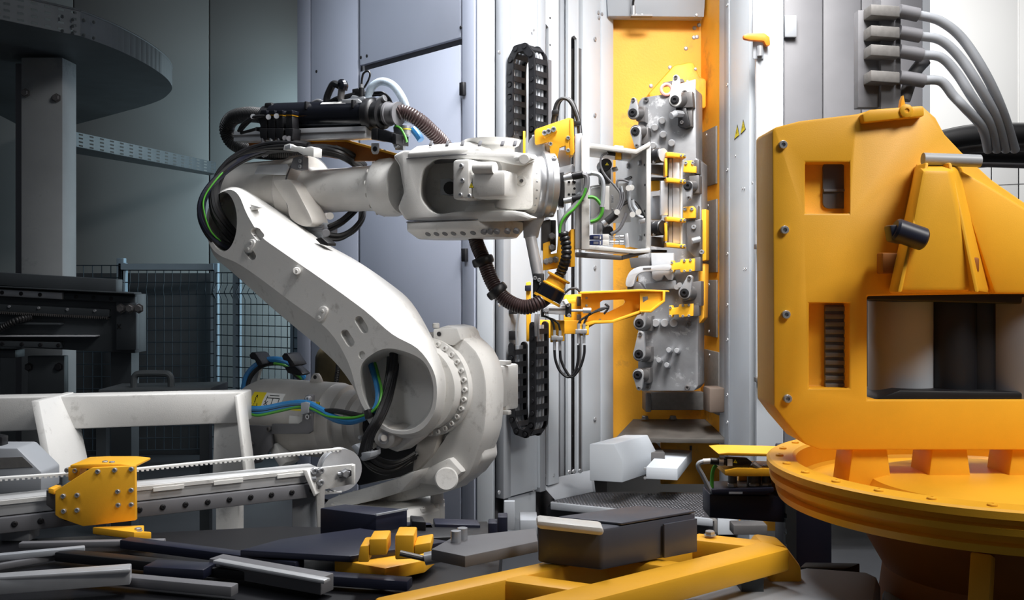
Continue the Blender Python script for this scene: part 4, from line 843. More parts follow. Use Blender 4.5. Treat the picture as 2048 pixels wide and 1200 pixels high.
# ---------------------------------------------------------------- loader on the vertical slide, with its reaching hook
LY = 5.55
ld = thing('loader_carriage', P(1100, 690, LY), 'amber slide carriage with a long pointed hook arm in front of the lower fixture', 'loader')
def lf(pts, d, t, name, m, par=ld, bev=.003, **k): return B().prism(fr(pts, LY+d), (0, t, 0), bev).obj(name, m, par, **k)
mp = lf([(1052, 565), (1060, 563), (1062, 565), (1062, 683), (1053, 683)], .02, .06, 'carriage_plate', ORANGE)
lf([(1101, 640), (1129, 641), (1129, 682), (1101, 685)], -.10, .03, 'lower_plate', ORANGE); lf([(1080, 640), (1129, 641), (1129, 676), (1080, 676)], .13, .03, 'rear_plate', ORANGE)
lf([(1050, 571), (1062, 570), (1062, 582), (1050, 582)], -.0, .05, 'slide_stop', NAVY)
lf([(1128, 590), (1165, 588), (1165, 664), (1128, 664)], .06, .04, 'link_plate', ORANGE)
lf([(1128, 641), (1160, 641), (1163, 668), (1128, 668)], .0, .05, 'link_foot', ORANGE)
for y in (598, 634): lf([(1154, y-5), (1162, y-5), (1162, y+14), (1154, y+14)], .02, .04, 'hinge_block', DSTEEL)
hk2 = cat([V((x, y, 0)) for x, y in ()], 2) if 0 else None
cutb = B().prism(fr([(1206, 606), (1212, 602), (1255, 600), (1258, 604), (1255, 611), (1222, 627), (1206, 627)], LY-.2), (0, .5, 0))
arm = B().prism(fr([(1163, 588), (1282, 582), (1282, 628), (1225, 646), (1190, 648), (1180, 654), (1163, 668)], LY-.02), (0, .014, 0)).obj('hook_arm', ORANGE, ld, cut=cutb)
B().prism(fr([(1160, 584), (1285, 579), (1338, 581), (1339, 584), (1285, 583), (1160, 588)], LY-.12), (0, .16, 0), .002).obj('arm_top_flange', ORANGE, arm)
B().prism(fr([(1163, 650), (1188, 642), (1225, 641), (1285, 620), (1287, 624), (1226, 646), (1190, 647), (1163, 656)], LY-.12), (0, .11, 0), .002).obj('arm_lower_flange', ORANGE, arm)
B().prism(fr([(1156, 655), (1163, 648), (1178, 650), (1178, 670), (1158, 672), (1154, 664)], LY-.12), (0, .06, 0), .003).obj('arm_foot', ORANGE, arm)
cutb = B().prism(fr([(1295, 595), (1306, 594), (1307, 600), (1296, 607)], LY-.3), (0, .6, 0))
tip = B().prism(fr([(1280, 583), (1329, 583), (1328, 602), (1302, 623), (1280, 623)], LY-.10), (0, .014, 0)).obj('arm_tip', ORANGE, ld, cut=cutb)
B().prism(fr([(1326, 583), (1331, 583), (1330, 603), (1303, 625), (1280, 625), (1280, 621), (1301, 621), (1326, 601)], LY-.13), (0, .10, 0), .002).obj('tip_flange', ORANGE, tip)
for a in ((1173, 596), (1173, 611), (1173, 639), (1200, 640)): bolt(arm, P(*a, LY-.021), -Y, .007, STEEL)
cy = lf([(1085, 611), (1132, 611), (1132, 630), (1085, 627)], -.16, .06, 'pneumatic_cylinder', ALU)
lf([(1087, 616), (1131, 617), (1131, 620), (1087, 619)], -.163, .004, 'cylinder_groove', DSTEEL, cy, 0)
lf([(1082, 604), (1088, 604), (1088, 632), (1082, 632)], -.165, .07, 'cylinder_cap', BLACK, cy); lf([(1131, 606), (1143, 607), (1143, 635), (1131, 634)], -.165, .07, 'cylinder_cap', BLACK, cy)
bolt(cy, P(1092, 620, LY-.165), -Y, .014, STEEL, 'hex')
for a in ((1136, 610), (1138, 631)): bolt(cy, P(*a, LY-.166), -Y, .010, STEEL)
B().cyl(P(1142, 621, LY-.13), P(1168, 621, LY-.13), .008, 10).obj('piston_rod', STEEL, cy); B().cyl(P(1166, 621, LY-.13), P(1182, 621, LY-.13), .016, 14).obj('rod_end', STEEL, cy); B().cyl(P(1128, 600, LY-.17), P(1133, 608, LY-.17), .014, 12).obj('cable_tag', WSTK, cy)
lf([(1128, 600), (1152, 598), (1152, 606), (1128, 608)], -.05, .03, 'guide_bar', ORANGE)
for x, y in ((1109, 676), (1120, 677), (1157, 663), (1168, 663)):
    v = lf([(x-6, y-4), (x+6, y-5), (x+6, y+4), (x-6, y+5)], -.15, .04, 'hose_fitting', STEEL); B().cyl(P(x, y-16, LY-.13), P(x, y+24, LY-.13), .0085, 10).obj('hose_ferrule', STEEL, v)
def lt(pts, r=.0075): B().tube([P(x, y, LY-.13) for x, y in pts], r, 8, 7).obj('hydraulic_hose', BLACK, ld)
lt([(1109, 700), (1111, 720), (1120, 742), (1136, 754), (1150, 744), (1156, 720), (1157, 690)]); lt([(1120, 700), (1122, 720), (1132, 742), (1144, 754), (1160, 735), (1168, 710), (1169, 690)])
lt([(1109, 662), (1106, 646), (1098, 636), (1082, 631)], .006); lt([(1120, 662), (1117, 648), (1108, 640), (1100, 637)], .006)
lt([(1157, 648), (1162, 640), (1178, 630), (1200, 618), (1217, 614), (1210, 608)], .006); lt([(1168, 648), (1172, 638), (1180, 628), (1202, 620), (1217, 615), (1208, 628)], .006)
lt([(1130, 586), (1140, 578), (1152, 577), (1160, 584)], .006)
fp_ = lf([(1046, 262), (1051, 262), (1051, 322), (1046, 322)], -.02, .05, 'upper_plate', ORANGE); lf([(1046, 305), (1062, 310), (1060, 332), (1046, 330)], .0, .04, 'upper_foot', ORANGE, fp_)
for x in (1066, 1070, 1074): B().tube([P(x, 270, LY-.12), P(x+1, 290, LY-.12), P(x+8, 312, LY-.1), P(x+12, 316, LY-.08)], .006, 8, 6).obj('chain_cable', GPANEL, ld)
for x in (1072, 1077): B().tube([P(x, 628, LY-.14), P(x-1, 645, LY-.14), P(x, 672, LY-.12)], .007, 8, 6).obj('chain_cable', STEEL, ld)
B().tube([P(1034, 690, LY+.03), P(1033, 660, LY+.03), P(1036, 635, LY+.03), P(1040, 610, LY+.03)], .007, 8, 6).obj('chain_cable', STEEL, ld)
lf([(1018, 618), (1050, 618), (1050, 628), (1018, 628)], .1, .04, 'chain_anchor', BLACK); lf([(1018, 662), (1036, 662), (1036, 680), (1018, 680)], .1, .04, 'chain_anchor', BLACK)
# ---------------------------------------------------------------- clamping fixture
th_ = math.radians(22); FXP = P(1335, 480, 6.1); fx = Plane(FXP, (-math.sin(th_), -math.cos(th_), 0)); fb = -fx.n
fix = thing('clamping_fixture', fx(1335, 782, -.1), 'tall worn steel clamping fixture with lever clamps in the amber compartment', 'fixture')
def xf(pts, off, t, name, m, par=fix, bev=.004, **k): return B().prism(poly(pts, fx, off), fb*t, bev).obj(name, m, par, **k)
mp = xf([(1276, 205), (1284, 195), (1330, 188), (1390, 176), (1392, 182), (1392, 316), (1402, 324), (1403, 520), (1396, 532), (1396, 772), (1388, 782), (1283, 782), (1276, 770)], 0, .2, 'base_plate', FIXT, bev=.006)
for a in ((1293, 200), (1370, 186), (1383, 192), (1378, 648), (1296, 650), (1375, 775), (1296, 774), (1291, 523), (1302, 172+360)): bolt(mp, fx(*a, .002), fx.n, .016, DSTEEL)
B().cyl(fx(1333, 180, -.05), fx(1333, 180, -.02), .035, 20).obj('ring_post', STEEL, fix) if 0 else None
tr_ = []
for i in range(24):
    a = 2*math.pi*i/24; c = fx(1333, 179, .01); tr_.append(c+X*.032*math.cos(a)+Z*.032*math.sin(a))
B().tube(tr_+[tr_[0]], .010, 8, 2).obj('pink_ring', PINK, fix)
xf([(1350, 170), (1391, 158), (1391, 178), (1352, 186)], -.14, .02, 'rear_tab', WHITE)
for x, y in ((1325, 240), (1310, 254), (1327, 268), (1344, 285), (1306, 290)): B().cyl(fx(x, y, -.02), fx(x-1, y+1, .05), .021, 18, ch=.004).obj('rest_pin', STEEL, fix)
for x, y in ((1342, 702), (1358, 703), (1322, 722), (1338, 732)): B().cyl(fx(x, y, -.02), fx(x-5, y-2, .07), .016, 16, ch=.003).obj('rest_pin', STEEL, fix)
for x in (1311, 1329, 1347): B().cyl(fx(x, 646, -.02), fx(x, 646, .03), .024, 20, ch=.003).obj('rest_button', STEEL, fix)
def lever(x, y, x2, y2, m=STEEL, body=None, k=1.0):
    bd_ = xf(body or [(x+4, y-14), (x+24, y-14), (x+24, y+16), (x+4, y+16)], .07, .09, 'clamp_body', DSTEEL)
    B().cyl(fx(x+12, y, .06), fx(x, y, .13), .045*k, 24, ch=.004).obj('clamp_neck', DSTEEL, bd_)
    dx, dy = x2-x, y2-y; L = math.hypot(dx, dy); ux, uy = dx/L, dy/L; nx, ny = -uy, ux
    o = []
    for i in range(13): t = math.pi*(.5+i/12); o.append((x+12*k*(ux*math.cos(t)+nx*math.sin(t)), y+12*k*(uy*math.cos(t)+ny*math.sin(t))))
    for i in range(9): t = math.pi*(-.5+i/8); o.append((x2+6*k*(ux*math.cos(t)+nx*math.sin(t)), y2+6*k*(uy*math.cos(t)+ny*math.sin(t))))
    lv_ = B().prism(poly(o, fx, .15), fb*.035, .004).obj('clamp_lever', m, bd_)
    B().lathe(fx(x, y, .148), fx.n, [(0, .027), (.008, .027), (.009, .018), (.016, .018), (.016, .010), (.006, .008)], 20).obj('lever_screw', BLACK, bd_)
    bolt(bd_, fx(x2, y2, .15), fx.n, .012, DSTEEL)
    return bd_
lever(1350, 200, 1352, 155, WHITE, [(1356, 186), (1384, 182), (1386, 214), (1358, 216)]); lever(1266, 226, 1267, 200, STEEL, [(1272, 214), (1290, 212), (1290, 244), (1272, 242)], .9)
lever(1271, 263, 1274, 292, STEEL, [(1276, 256), (1296, 254), (1296, 290), (1276, 286)], .9); lever(1369, 586, 1379, 556, STEEL, [(1366, 566), (1402, 562), (1402, 612), (1372, 612), (1362, 600)])
lever(1279, 646, 1286, 622, STEEL, None); lever(1278, 708, 1281, 668, STEEL, None); lever(1276, 750, 1278, 776, STEEL, None, .9)
kn = xf([(1350, 214), (1372, 216), (1380, 250), (1370, 256), (1355, 252), (1356, 236)], .07, .08, 'clamp_body', BLACK); xf([(1371, 216), (1384, 214), (1384, 252), (1372, 254)], .05, .06, 'clamp_block', DSTEEL)
B().cyl(fx(1366, 229, .05), fx(1350, 227, .14), .022, 6).obj('clamp_nut', STEEL, kn); B().cyl(fx(1352, 227, .13), fx(1342, 232, .16), .02, 16).obj('clamp_tip', STEEL, kn); bolt(kn, fx(1364, 245, .071), fx.n, .011, DSTEEL)
for q in ([(1368, 322), (1384, 320), (1384, 332), (1392, 332), (1392, 346), (1366, 344)], [(1366, 414), (1386, 412), (1391, 418), (1391, 436), (1366, 437)]):
    b_ = xf(q, .08, .05, 'amber_block', ORANGE)
    for i in range(2): bolt(b_, fx(q[0][0]+4+14*i, q[0][1]+4, .081), fx.n, .010, STEEL)
    xf([(q[0][0]+20, q[0][1]-2), (q[0][0]+30, q[0][1]-3), (q[0][0]+30, q[0][1]+26), (q[0][0]+20, q[0][1]+26)], .06, .06, 'block_backing', DSTEEL)
lever(1376, 372, 1378, 396, STEEL, [(1378, 352), (1398, 350), (1398, 386), (1380, 388)], .7)
xf([(1372, 440), (1402, 438), (1402, 516), (1392, 518), (1374, 500)], .06, .06, 'jaw_housing', DSTEEL, bev=.008)
for a, b in (((1384, 482), (1400, 478)),): B().cyl(fx(*a, .1), fx(*b, .08), .018, 16).obj('jaw_pin', STEEL, fix)
for a in ((1388, 454), (1404, 504)): bolt(fix, fx(*a, .062), fx.n, .014, STEEL)
for (x0, y0) in ((1341, 518), (1338, 608)):
    b_ = xf([(x0, y0+3), (x0+6, y0+3), (x0+7, y0+8), (x0+19, y0+6), (x0+20, y0+1), (x0+48, y0-1), (x0+48, y0+24), (x0+20, y0+27), (x0+19, y0+21), (x0+7, y0+22), (x0+6, y0+27), (x0, y0+27)], .09, .05, 'amber_bracket', ORANGE)
    for a in ((3, 7), (3, 24), (28, 3), (40, 2), (28, 24), (40, 23)): bolt(b_, fx(x0+a[0], y0+a[1], .091), fx.n, .008, STEEL)
    xf([(x0+44, y0-2), (x0+60, y0-4), (x0+60, y0+24), (x0+44, y0+25)], .07, .07, 'bracket_backing', DSTEEL)
xf([(1302, 506), (1347, 506), (1347, 552), (1344, 560), (1336, 560), (1328, 550), (1322, 560), (1312, 562), (1304, 556)], .06, .03, 'slotted_plate', ALU)
ac = cat([V((x, y, 0)) for x, y in ((1252, 572), (1253, 556), (1262, 541), (1280, 533), (1310, 531), (1338, 529), (1338, 541), (1310, 542), (1284, 545), (1272, 553), (1266, 572))], 3, True)
ab = B().prism([fx(p.x, p.y, .13) for p in ac], fb*.04, .003).obj('curved_arm', ALU, fix)
xf([(1268, 535), (1300, 532), (1300, 538), (1272, 541)], .132, .006, 'arm_slot', DSTEEL, ab, 0) if 0 else None
xf([(1286, 536), (1302, 535), (1302, 538), (1286, 539)], .133, .006, 'arm_slot', DSTEEL, ab, 0)
xf([(1254, 568), (1262, 560), (1280, 566), (1290, 582), (1254, 582)], .1, .06, 'arm_joint', DSTEEL, bev=.006)
xf([(1258, 516), (1300, 514), (1300, 534), (1262, 536)], .02, .1, 'rear_block', DSTEEL)
xf([(1290, 566), (1352, 560), (1352, 578), (1292, 582)], .04, .05, 'cross_block', FIXT, bev=.008)
for a in ((1356, 574), (1362, 570)): B().cyl(fx(*a, .0), fx(a[0]-3, a[1], .07), .016, 14).obj('rest_pin', STEEL, fix)
xf([(1398, 420), (1412, 418), (1412, 520), (1398, 524)], -.02, .1, 'amber_cheek', ORANGE); xf([(1398, 536), (1404, 526), (1410, 528), (1408, 636), (1396, 650)], -.04, .12, 'amber_cheek', OCHRE)
# ---------------------------------------------------------------- left background: trays, post, gantry, fences
def perf(M, a, b, z0, z1, nrm, hole=(.05, .018), pitch=.085, rows=4, thick=.004):
    """perforated strip from a to b between the levels z0 and z1, with real slots"""
    a, b = V(a), V(b); d = b-a; L = d.length; d = d/L; n = max(1, int(L/pitch)); zs = [z0]; h = z1-z0; rp_ = h/rows
    t = V(nrm)*thick
    def q(s0, s1, za, zb):
        M.prism([a+d*s0+Z*(za), a+d*s1+Z*(za), a+d*s1+Z*(zb), a+d*s0+Z*(zb)], t)
    for r in range(rows):
        y0 = z0+r*rp_; q(0, L, y0, y0+(rp_-hole[1])/2); q(0, L, y0+(rp_+hole[1])/2, y0+rp_)
        s = 0
        for k in range(n):
            c = (k+.5)*L/n; q(s, c-hole[0]/2, y0+(rp_-hole[1])/2, y0+(rp_+hole[1])/2); s = c+hole[0]/2
        q(s, L, y0+(rp_-hole[1])/2, y0+(rp_+hole[1])/2)
TZ = 2.9
tp = lambda x, y: P(x, y, (TZ-CZ)*F/(CY-y))
t1 = thing('cable_tray', tp(160, 72), 'curved perforated cable tray under the ceiling above the pale post', 'cable tray')
edge = [tp(-60, 26), tp(60, 52), tp(160, 72)]; curve = cat([tp(160, 72), tp(235, 100), tp(300, 133), tp(338, 163), tp(338, 186), tp(290, 211), tp(125, 256)], 6)
B().prism(edge[:2]+curve+[tp(-60, 300) if 0 else tp(60, 262), tp(-60, 200)], (0, 0, .004)).obj('tray_bottom', GALV, t1)
M = B(); e0, e1 = tp(-60, 26), tp(160, 72); e0.z = e1.z = 0
perf(M, e0, e1, TZ, TZ+.145, (0, 1, 0), (.036, .013), .075, 4); M.obj('tray_side', GALV, t1)
M = B()
for a, b in zip(curve[:-6], curve[1:-5]):
    M.prism([a, b, b+Z*.145, a+Z*.145], (.002, .004, 0))
M.obj('tray_bend', GALV, t1)
rimp = [p+Z*.147 for p in curve[:-6]]; B().tube([tp(-60, 26)+Z*.147]+rimp[:1], .007, 6, 2).obj('tray_rim', GALV, t1); B().tube(rimp, .007, 6, 2).obj('tray_rim', GALV, t1)
for k, (x, y) in enumerate(((125, 33), (146, 39), (146, 52), (146, 66), (125, 62), (168, 40), (168, 70), (188, 44), (188, 76))): bolt(t1, tp(x, 72)+V((0, -.012, 0))+Z*(.145*(72-y+ (x-160)*.2)/45*.9) if 0 else P(x, y, tp(x, 30+.262*x).y-.012), -Y, .011, GALV, 'flat')
t2 = thing('cable_tray', P(280, 320, 8.4), 'straight perforated cable tray running along the grey hall wall', 'cable tray')
a, b = P(128, 290, 7.3), P(432, 345, 9.35); zb2 = 2.49; a.z = b.z = 0
M = B(); perf(M, a, b, zb2, zb2+.11, (0, 1, 0), (.05, .012), .12, 4); M.obj('tray_side', GALV, t2)
B().prism([a+Z*zb2, b+Z*zb2, b+Z*zb2+V((.2, .2, 0)) if 0 else b+Z*zb2+V((-.1, .12, 0)), a+Z*zb2+V((-.25, .25, 0))], (0, 0, .004)).obj('tray_bottom', GALV, t2)
B().prism(fr(rect(123, 253, 131, 282), 7.25), (0, .1, 0), .004).obj('tray_joint', GALV, t2)
ps = thing('steel_post', V((P(84, 0, 6.2).x, 6.3, 0)), 'pale square post with two bolts under the curved cable tray', 'post')
xa, xb = P(42, 0, 6.2).x, P(125, 0, 6.2).x
B().bx(((xa+xb)/2, 6.3, 1.44), (xb-xa, .2, 2.88), .006).obj('post_body', POST, ps)
B().bx((xa-.06, 6.42, 1.44), (.12, .1, 2.88), .004).obj('side_channel', DGREY, ps)
for x, y in ((51, 186), (113, 196)): bolt(ps, P(x, y, 6.195), -Y, .022, DSTEEL, 'hex')
gy = 5.7; ga = thing('linear_gantry', V((P(100, 0, gy).x, gy, 0)), 'dark linear gantry beam with two bolted rails at the left edge', 'gantry')
def gf(pts, d, t, name, m, par=ga, bev=.004): return B().prism(fr(pts, gy+d), (0, t, 0), bev).obj(name, m, par)
sl = lambda x0, x1, y, h, k=.06: [(x0, y+k*x0), (x1, y+k*x1), (x1, y+h+k*x1), (x0, y+h+k*x0)]
gf(sl(-80, 270, 575, 118, .05), .1, .18, 'gantry_beam', DARKM); gf(sl(-80, 232, 545, 26, .06), .02, .1, 'upper_profile', DARKM)
gf(sl(-80, 268, 572, 3, .05), .0, .12, 'upper_ledge', GPANEL if 0 else DARKM)
r1 = gf(sl(-80, 124, 578, 14, .055), .05, .05, 'guide_rail', STEEL); gf(sl(124, 270, 578, 14, .055), .07, .03, 'rail_extension', DARKM)
for x in (4, 42, 80, 152, 187, 222): bolt(r1, P(x, 585+.055*x, gy+(.05 if x < 124 else .07)), -Y, .012, BLACK, 'flat')
r2 = gf(sl(-80, 120, 681, 12, .03), .05, .05, 'guide_rail', DARKM)
for x in (5, 44, 81, 117): bolt(r2, P(x, 687+.03*x, gy+.05), -Y, .012, BLACK, 'flat')
gf(sl(-80, 190, 671, 3, .0), .03, .08, 'lower_ledge', ALU); gf(sl(-80, 120, 645, 4, .01), .04, .06, 'ledge', DARKM)
tm = B()
for i in range(56):
    x = -8+i*4; tm.prism(fr([(x, 623+.05*x), (x+2, 623+.05*x), (x+1.5, 628+.05*x), (x+.5, 628+.05*x)], gy+.06), (0, .04, 0))
tm.obj('rack_teeth', DSTEEL, ga, kind='stuff'); gf(sl(-80, 218, 608, 15, .05), .07, .03, 'gear_rack', DARKM)
for x in (19, 78, 135, 190): bolt(ga, P(x, 612+.05*x, gy+.068), -Y, .008, STEEL)
gf([(232, 604), (272, 606), (272, 700), (232, 700)], .06, .05, 'end_plate', DARKM)
for x in (242, 260, 278): bolt(ga, P(x, 617, gy+.05), -Y, .022, DSTEEL, 'hex')
ep = P(238, 653, gy+.058)
for s in (1, -1): B().prism([ep+V((-.013, 0, .013*s)), ep+V((-.008, 0, .015*s)), ep+V((.013, 0, -.013*s)), ep+V((.008, 0, -.015*s))], (0, -.002, 0)).obj('letter_stroke', INK, ga)
B().tube([P(-30, 672, gy), P(10, 652, gy), P(35, 640, gy), P(62, 635, gy+.06)], .02, 10, 6, .2, .015).obj('ribbed_cable', RUB, ga)
for x in (-20, 12): gf([(x-18, 700), (x+18, 700), (x+18, 716), (x-18, 716)], .12, .12, 'leg_flange', DARKM)
for x in (-30, 250): B().bx((P(x, 0, gy+.2).x, gy+.2, .56), (.12, .12, 1.12)).obj('gantry_leg', DARKM, ga)
gf([(55, 712), (128, 712), (128, 790), (55, 790)], .16, .06, 'base_plate', DARKM)
for x in (58, 118): bolt(ga, P(x, 734, gy+.16), -Y, .02, BLACK, 'hex')
def fence(name, pa, pb, z0, z1, px, pz, label, m=FENCEM, pm=FENCEP, posts=(0, 1), rail=True, bend=True):
    pa, pb = V(pa), V(pb); pa.z = pb.z = 0; d = pb-pa; L = d.length; d = d/L; nn = d.cross(Z)
    th = thing(name, (pa+pb)/2, label, 'fence'); M = B(); n = int(L/px)
    for i in range(n+1):
        c = pa+d*(L*i/n)
        if bend: M.tube([c+Z*z0, c+Z*(z1-.22), c+Z*(z1-.16)+nn*.04, c+Z*(z1-.10), c+Z*z1], .004, 5, 1, smooth=False)
        else: M.cyl(c+Z*z0, c+Z*z1, .004, 5)
    k = int((z1-z0)/pz)
    for i in range(k+1): z = z0+(z1-z0)*i/k; M.cyl(pa+Z*z, pb+Z*z, .004, 5)
    M.obj('wire_mesh', m, th, kind='stuff')
    for t in posts:
        c = pa+d*(L*t); B().bx((c.x, c.y+.03, (z1+.06)/2), (.06, .06, z1+.06), .004).obj('fence_post', pm, th)
    if rail: B().beam(pa+Z*(z1+.03), pb+Z*(z1+.03), .05, .05).obj('fence_rail', pm, th)
    return th
FYd = 8.2
fence('mesh_fence', P(130, 0, FYd), P(240, 0, FYd), .1, 1.62, .07, .1, 'dark mesh fence panel left of the tall post, behind the gantry', rail=False, posts=(1,))
fence('mesh_fence', P(243, 0, FYd), P(428, 0, FYd+.1), .1, 1.58, .065, .095, 'dark mesh fence panel under a pale top rail')
fence('mesh_fence', P(432, 0, FYd+.1), P(600, 0, FYd-.3), .1, 1.56, .062, .085, 'blue lit mesh fence panel next to the grey cabinet', posts=(.25, .93), rail=False)
B().prism([V((P(592, 0, 8.4).x, 8.4, 0)), V((P(625, 0, 8.4).x, 8.4, 0)), V((P(625, 0, 8.4).x, 8.4, 2.0)), V((P(592, 0, 8.4).x, 8.4, 2.0))], (0, .1, 0), .006).obj('pale_column', FENCEP, label='pale blue column right behind the mesh fence and lower robot arm', cat='column')
B().prism([V((P(-160, 0, 8.6).x, 8.6, 0)), V((P(424, 0, 8.6).x, 8.6, 0)), V((P(424, 0, 8.6).x, 8.6, 1.56)), V((P(-160, 0, 8.6).x, 8.6, 1.56))], (0, .05, 0), .006).obj('dark_partition', DARKM, label='dark grey partition sheet behind the mesh fence at the left', cat='partition')  # door-like panel, made wider to darken the wall further left
bxh = thing('handled_cover', V((P(310, 0, 5.1).x, 5.2, 0)), 'grey flat cover with a tubular handle behind the white beam', 'cover')
B().prism(fr([(196, 779), (422, 775), (422, 800), (196, 800)], 5.0), (0, .3, 0), .006).obj('cover_top', GALV, bxh)
B().tube([P(268, 782, 5.08), P(268, 760, 5.08), P(272, 750, 5.08), P(284, 747, 5.08), P(326, 747, 5.08), P(338, 750, 5.08), P(342, 760, 5.08), P(342, 782, 5.08)], .017, 10, 4).obj('handle', GALV, bxh)
for x in (206, 412): B().bx((P(x, 0, 5.15).x, 5.15, .45), (.05, .05, .9)).obj('cover_leg', DARKM, bxh)
# ---------------------------------------------------------------- white beam frame and the belt axis in front of it
wy = 4.5; wf = thing('welded_stand', V((P(250, 0, wy).x, wy, 0)), 'white welded beam frame with tapered gussets at the left', 'frame')
wa, wb_ = P(-70, 797, wy), P(497, 785, wy+.12)
B().prism([P(-70, 797, wy-.04), P(488, 785, wy+.08), P(488, 846, wy+.08), P(-70, 866, wy-.04)], (.0, .14, 0), .008).obj('main_beam', WHITE, wf)
def gus(pts, d, name='gusset'): return B().prism(fr(pts, wy+d), (0, .014, 0), .003).obj(name, WHITE, wf)
B().prism(fr([(428, 840), (486, 840), (488, 960), (424, 960)], wy+.09), (0, .10, 0), .008).obj('end_column', WHITE, wf)
B().prism([P(468, 792, wy-.02), P(474, 792, wy-.02), P(499, 985, wy-.06), P(491, 985, wy-.06)], (0, .14, 0), .003).obj('gusset', WHITE, wf)
B().prism([P(62, 802, wy-.2), P(78, 802, wy-.2), P(108, 955, wy-.34), P(92, 955, wy-.34)], (0, .34, 0), .003).obj('gusset', WHITE, wf)
B().prism(fr(rrect(50, 890, 78, 960, 12), wy-.02), (0, .08, 0), .004).obj('round_strap', DGREY, wf)
for x in (-40, 460): B().bx((P(x, 0, wy+.15).x, wy+.15, .35), (.1, .1, .7)).obj('frame_leg', WHITE, wf)
cbx = thing('control_box', P(20, 985, 3.9), 'pale sloped control box with a dark screen behind the belt axis', 'box')
b0 = [(-60, 896), (34, 896), (83, 944), (83, 985), (-60, 992)]
B().prism(fr(b0, 3.85), (0, .16, 0), .008).obj('box_body', GPANEL, cbx)
B().prism(fr([(-60, 917), (45, 914), (66, 934), (-60, 940)], 3.848), (0, .004, 0)).obj('dark_screen', GREYPLATE, cbx)
B().prism(fr([(-20, 870), (4, 874), (4, 897), (-20, 897)], 3.9), (0, .05, 0), .004).obj('box_plug', BLACK, cbx)
B().bx((P(10, 0, 3.95).x, 3.95, .34), (.1, .1, .68)).obj('box_stand', DARKM, cbx)
# belt-driven linear axis
ax = thing('belt_axis', V((P(350, 0, 3.7).x, 3.7, 0)), 'aluminium linear axis with toothed belt, end pulley and bolted rail', 'linear axis')
za = .74
e1 = hz(628, 930, za); e0 = hz(-60, 999, za); dr = (e1-e0).normalized(); sdv = dr.cross(Z)
rl = B(); rl.beam(e0+Z*-.03, e1+Z*-.03, .10, .06, bev=.006); rl = rl.obj('axis_profile', BRIGHT, ax)
fs = sdv if sdv.y < 0 else -sdv
B().beam(e0+fs*.052-Z*.012, e1+fs*.052-Z*.012, .012, .014).obj('upper_rib', WHITE, rl)
B().beam(e0+fs*.03-Z*.09, e1+fs*.03-Z*.09, .07, .055, bev=.004).obj('guide_rail', DGREY, ax)
grl = ax.children[-1]
Lr = (e1-e0).length
for i in range(15):
    bolt(grl, e0+dr*(Lr*(i+.6)/15)+fs*.066-Z*.088, fs, .011, BLACK, 'flat')
for t0 in (.48, .66, .86): B().beam(e0+dr*(Lr*t0)+fs*.06+Z*-.02, e0+dr*(Lr*(t0+.09))+fs*.06+Z*-.02, .004, .014).obj('rail_tape', WSTK, rl)
for t, zl in ((.12, .58), (.97, 0)): q_ = e0+dr*(Lr*t); B().bx((q_.x, q_.y+.02, (zl+.63)/2), (.1, .08, .63-zl), .004).obj('axis_leg', GPANEL, ax)
pu = hz(684, 945, za-.0); pu = P(682, 940, e1.y+.02)
pl_ = B().lathe(pu+fs*-.05, fs, [(0, .078), (.004, .088), (.012, .088), (.016, .078), (.05, .078), (.054, .088), (.06, .088)], 40).obj('belt_pulley', ALU, ax)
bk_ = B(); c0 = P(622, 936, e1.y-.06)
brk = B().prism([P(612, 937, e1.y-.075), P(705, 927, e1.y-.035), P(709, 929, e1.y-.035), P(709, 966, e1.y-.035), P(648, 978, e1.y-.06), P(645, 1060, e1.y-.06), P(633, 1060, e1.y-.062), P(630, 960, e1.y-.066), P(616, 950, e1.y-.075)], fs*.012, .002).obj('pulley_bracket', WHITE, ax)
B().prism([P(613, 937, e1.y-.075), P(622, 937, e1.y-.075), P(640, 985, e1.y-.075), P(636, 990, e1.y-.075)], -fs*.02+V((0, -.05, 0)), .002).obj('bracket_rib', WHITE, brk)
B().prism([P(705, 929, e1.y-.06), P(711, 928, e1.y-.06), P(711, 966, e1.y-.06), P(705, 966, e1.y-.06)], (0, -.03, 0), .002).obj('bracket_lip', WHITE, brk)
for a in ((641, 941), (628, 942), (641, 965)): bolt(brk, P(*a, e1.y-.082), fs, .013, STEEL)
slp = caps(682, 948, 697, 946, 7); B().prism([P(x, y, e1.y-.062) for x, y in slp], fs*.004).obj('bracket_slot', DSTEEL, brk)
B().cyl(P(676, 949, e1.y-.07), P(700, 946, e1.y-.06), .010, 10).obj('tension_screw', STEEL, brk); bolt(brk, P(690, 947, e1.y-.066), fs, .016, STEEL, 'hex')
B().cyl(P(614, 959, e1.y-.09), P(633, 957, e1.y-.09), .009, 10).obj('stop_pin', STEEL, ax)
def belt(pa, pb, name, up):
    pa, pb = V(pa), V(pb); d = (pb-pa); L = d.length; d = d/L
    o = B().beam(pa, pb, .03, .006).obj(name, WSTK, ax); M = B(); n = int(L/.018)
    for i in range(n): M.beam(pa+d*(.018*i)+Z*up*.006, pa+d*(.018*i+.009)+Z*up*.006, .03, .006)
    M.obj('belt_teeth', WSTK, o, kind='stuff')
belt(P(272, 938, e0.y+(e1.y-e0.y)*.45+.03), pu+Z*.088, 'toothed_belt', -1); belt(P(-60, 960, e0.y+.02), P(152, 946, e0.y+(e1.y-e0.y)*.3), 'toothed_belt', -1)
belt(P(275, 1030, e0.y+(e1.y-e0.y)*.45+.03), pu-Z*.088, 'toothed_belt', 1)
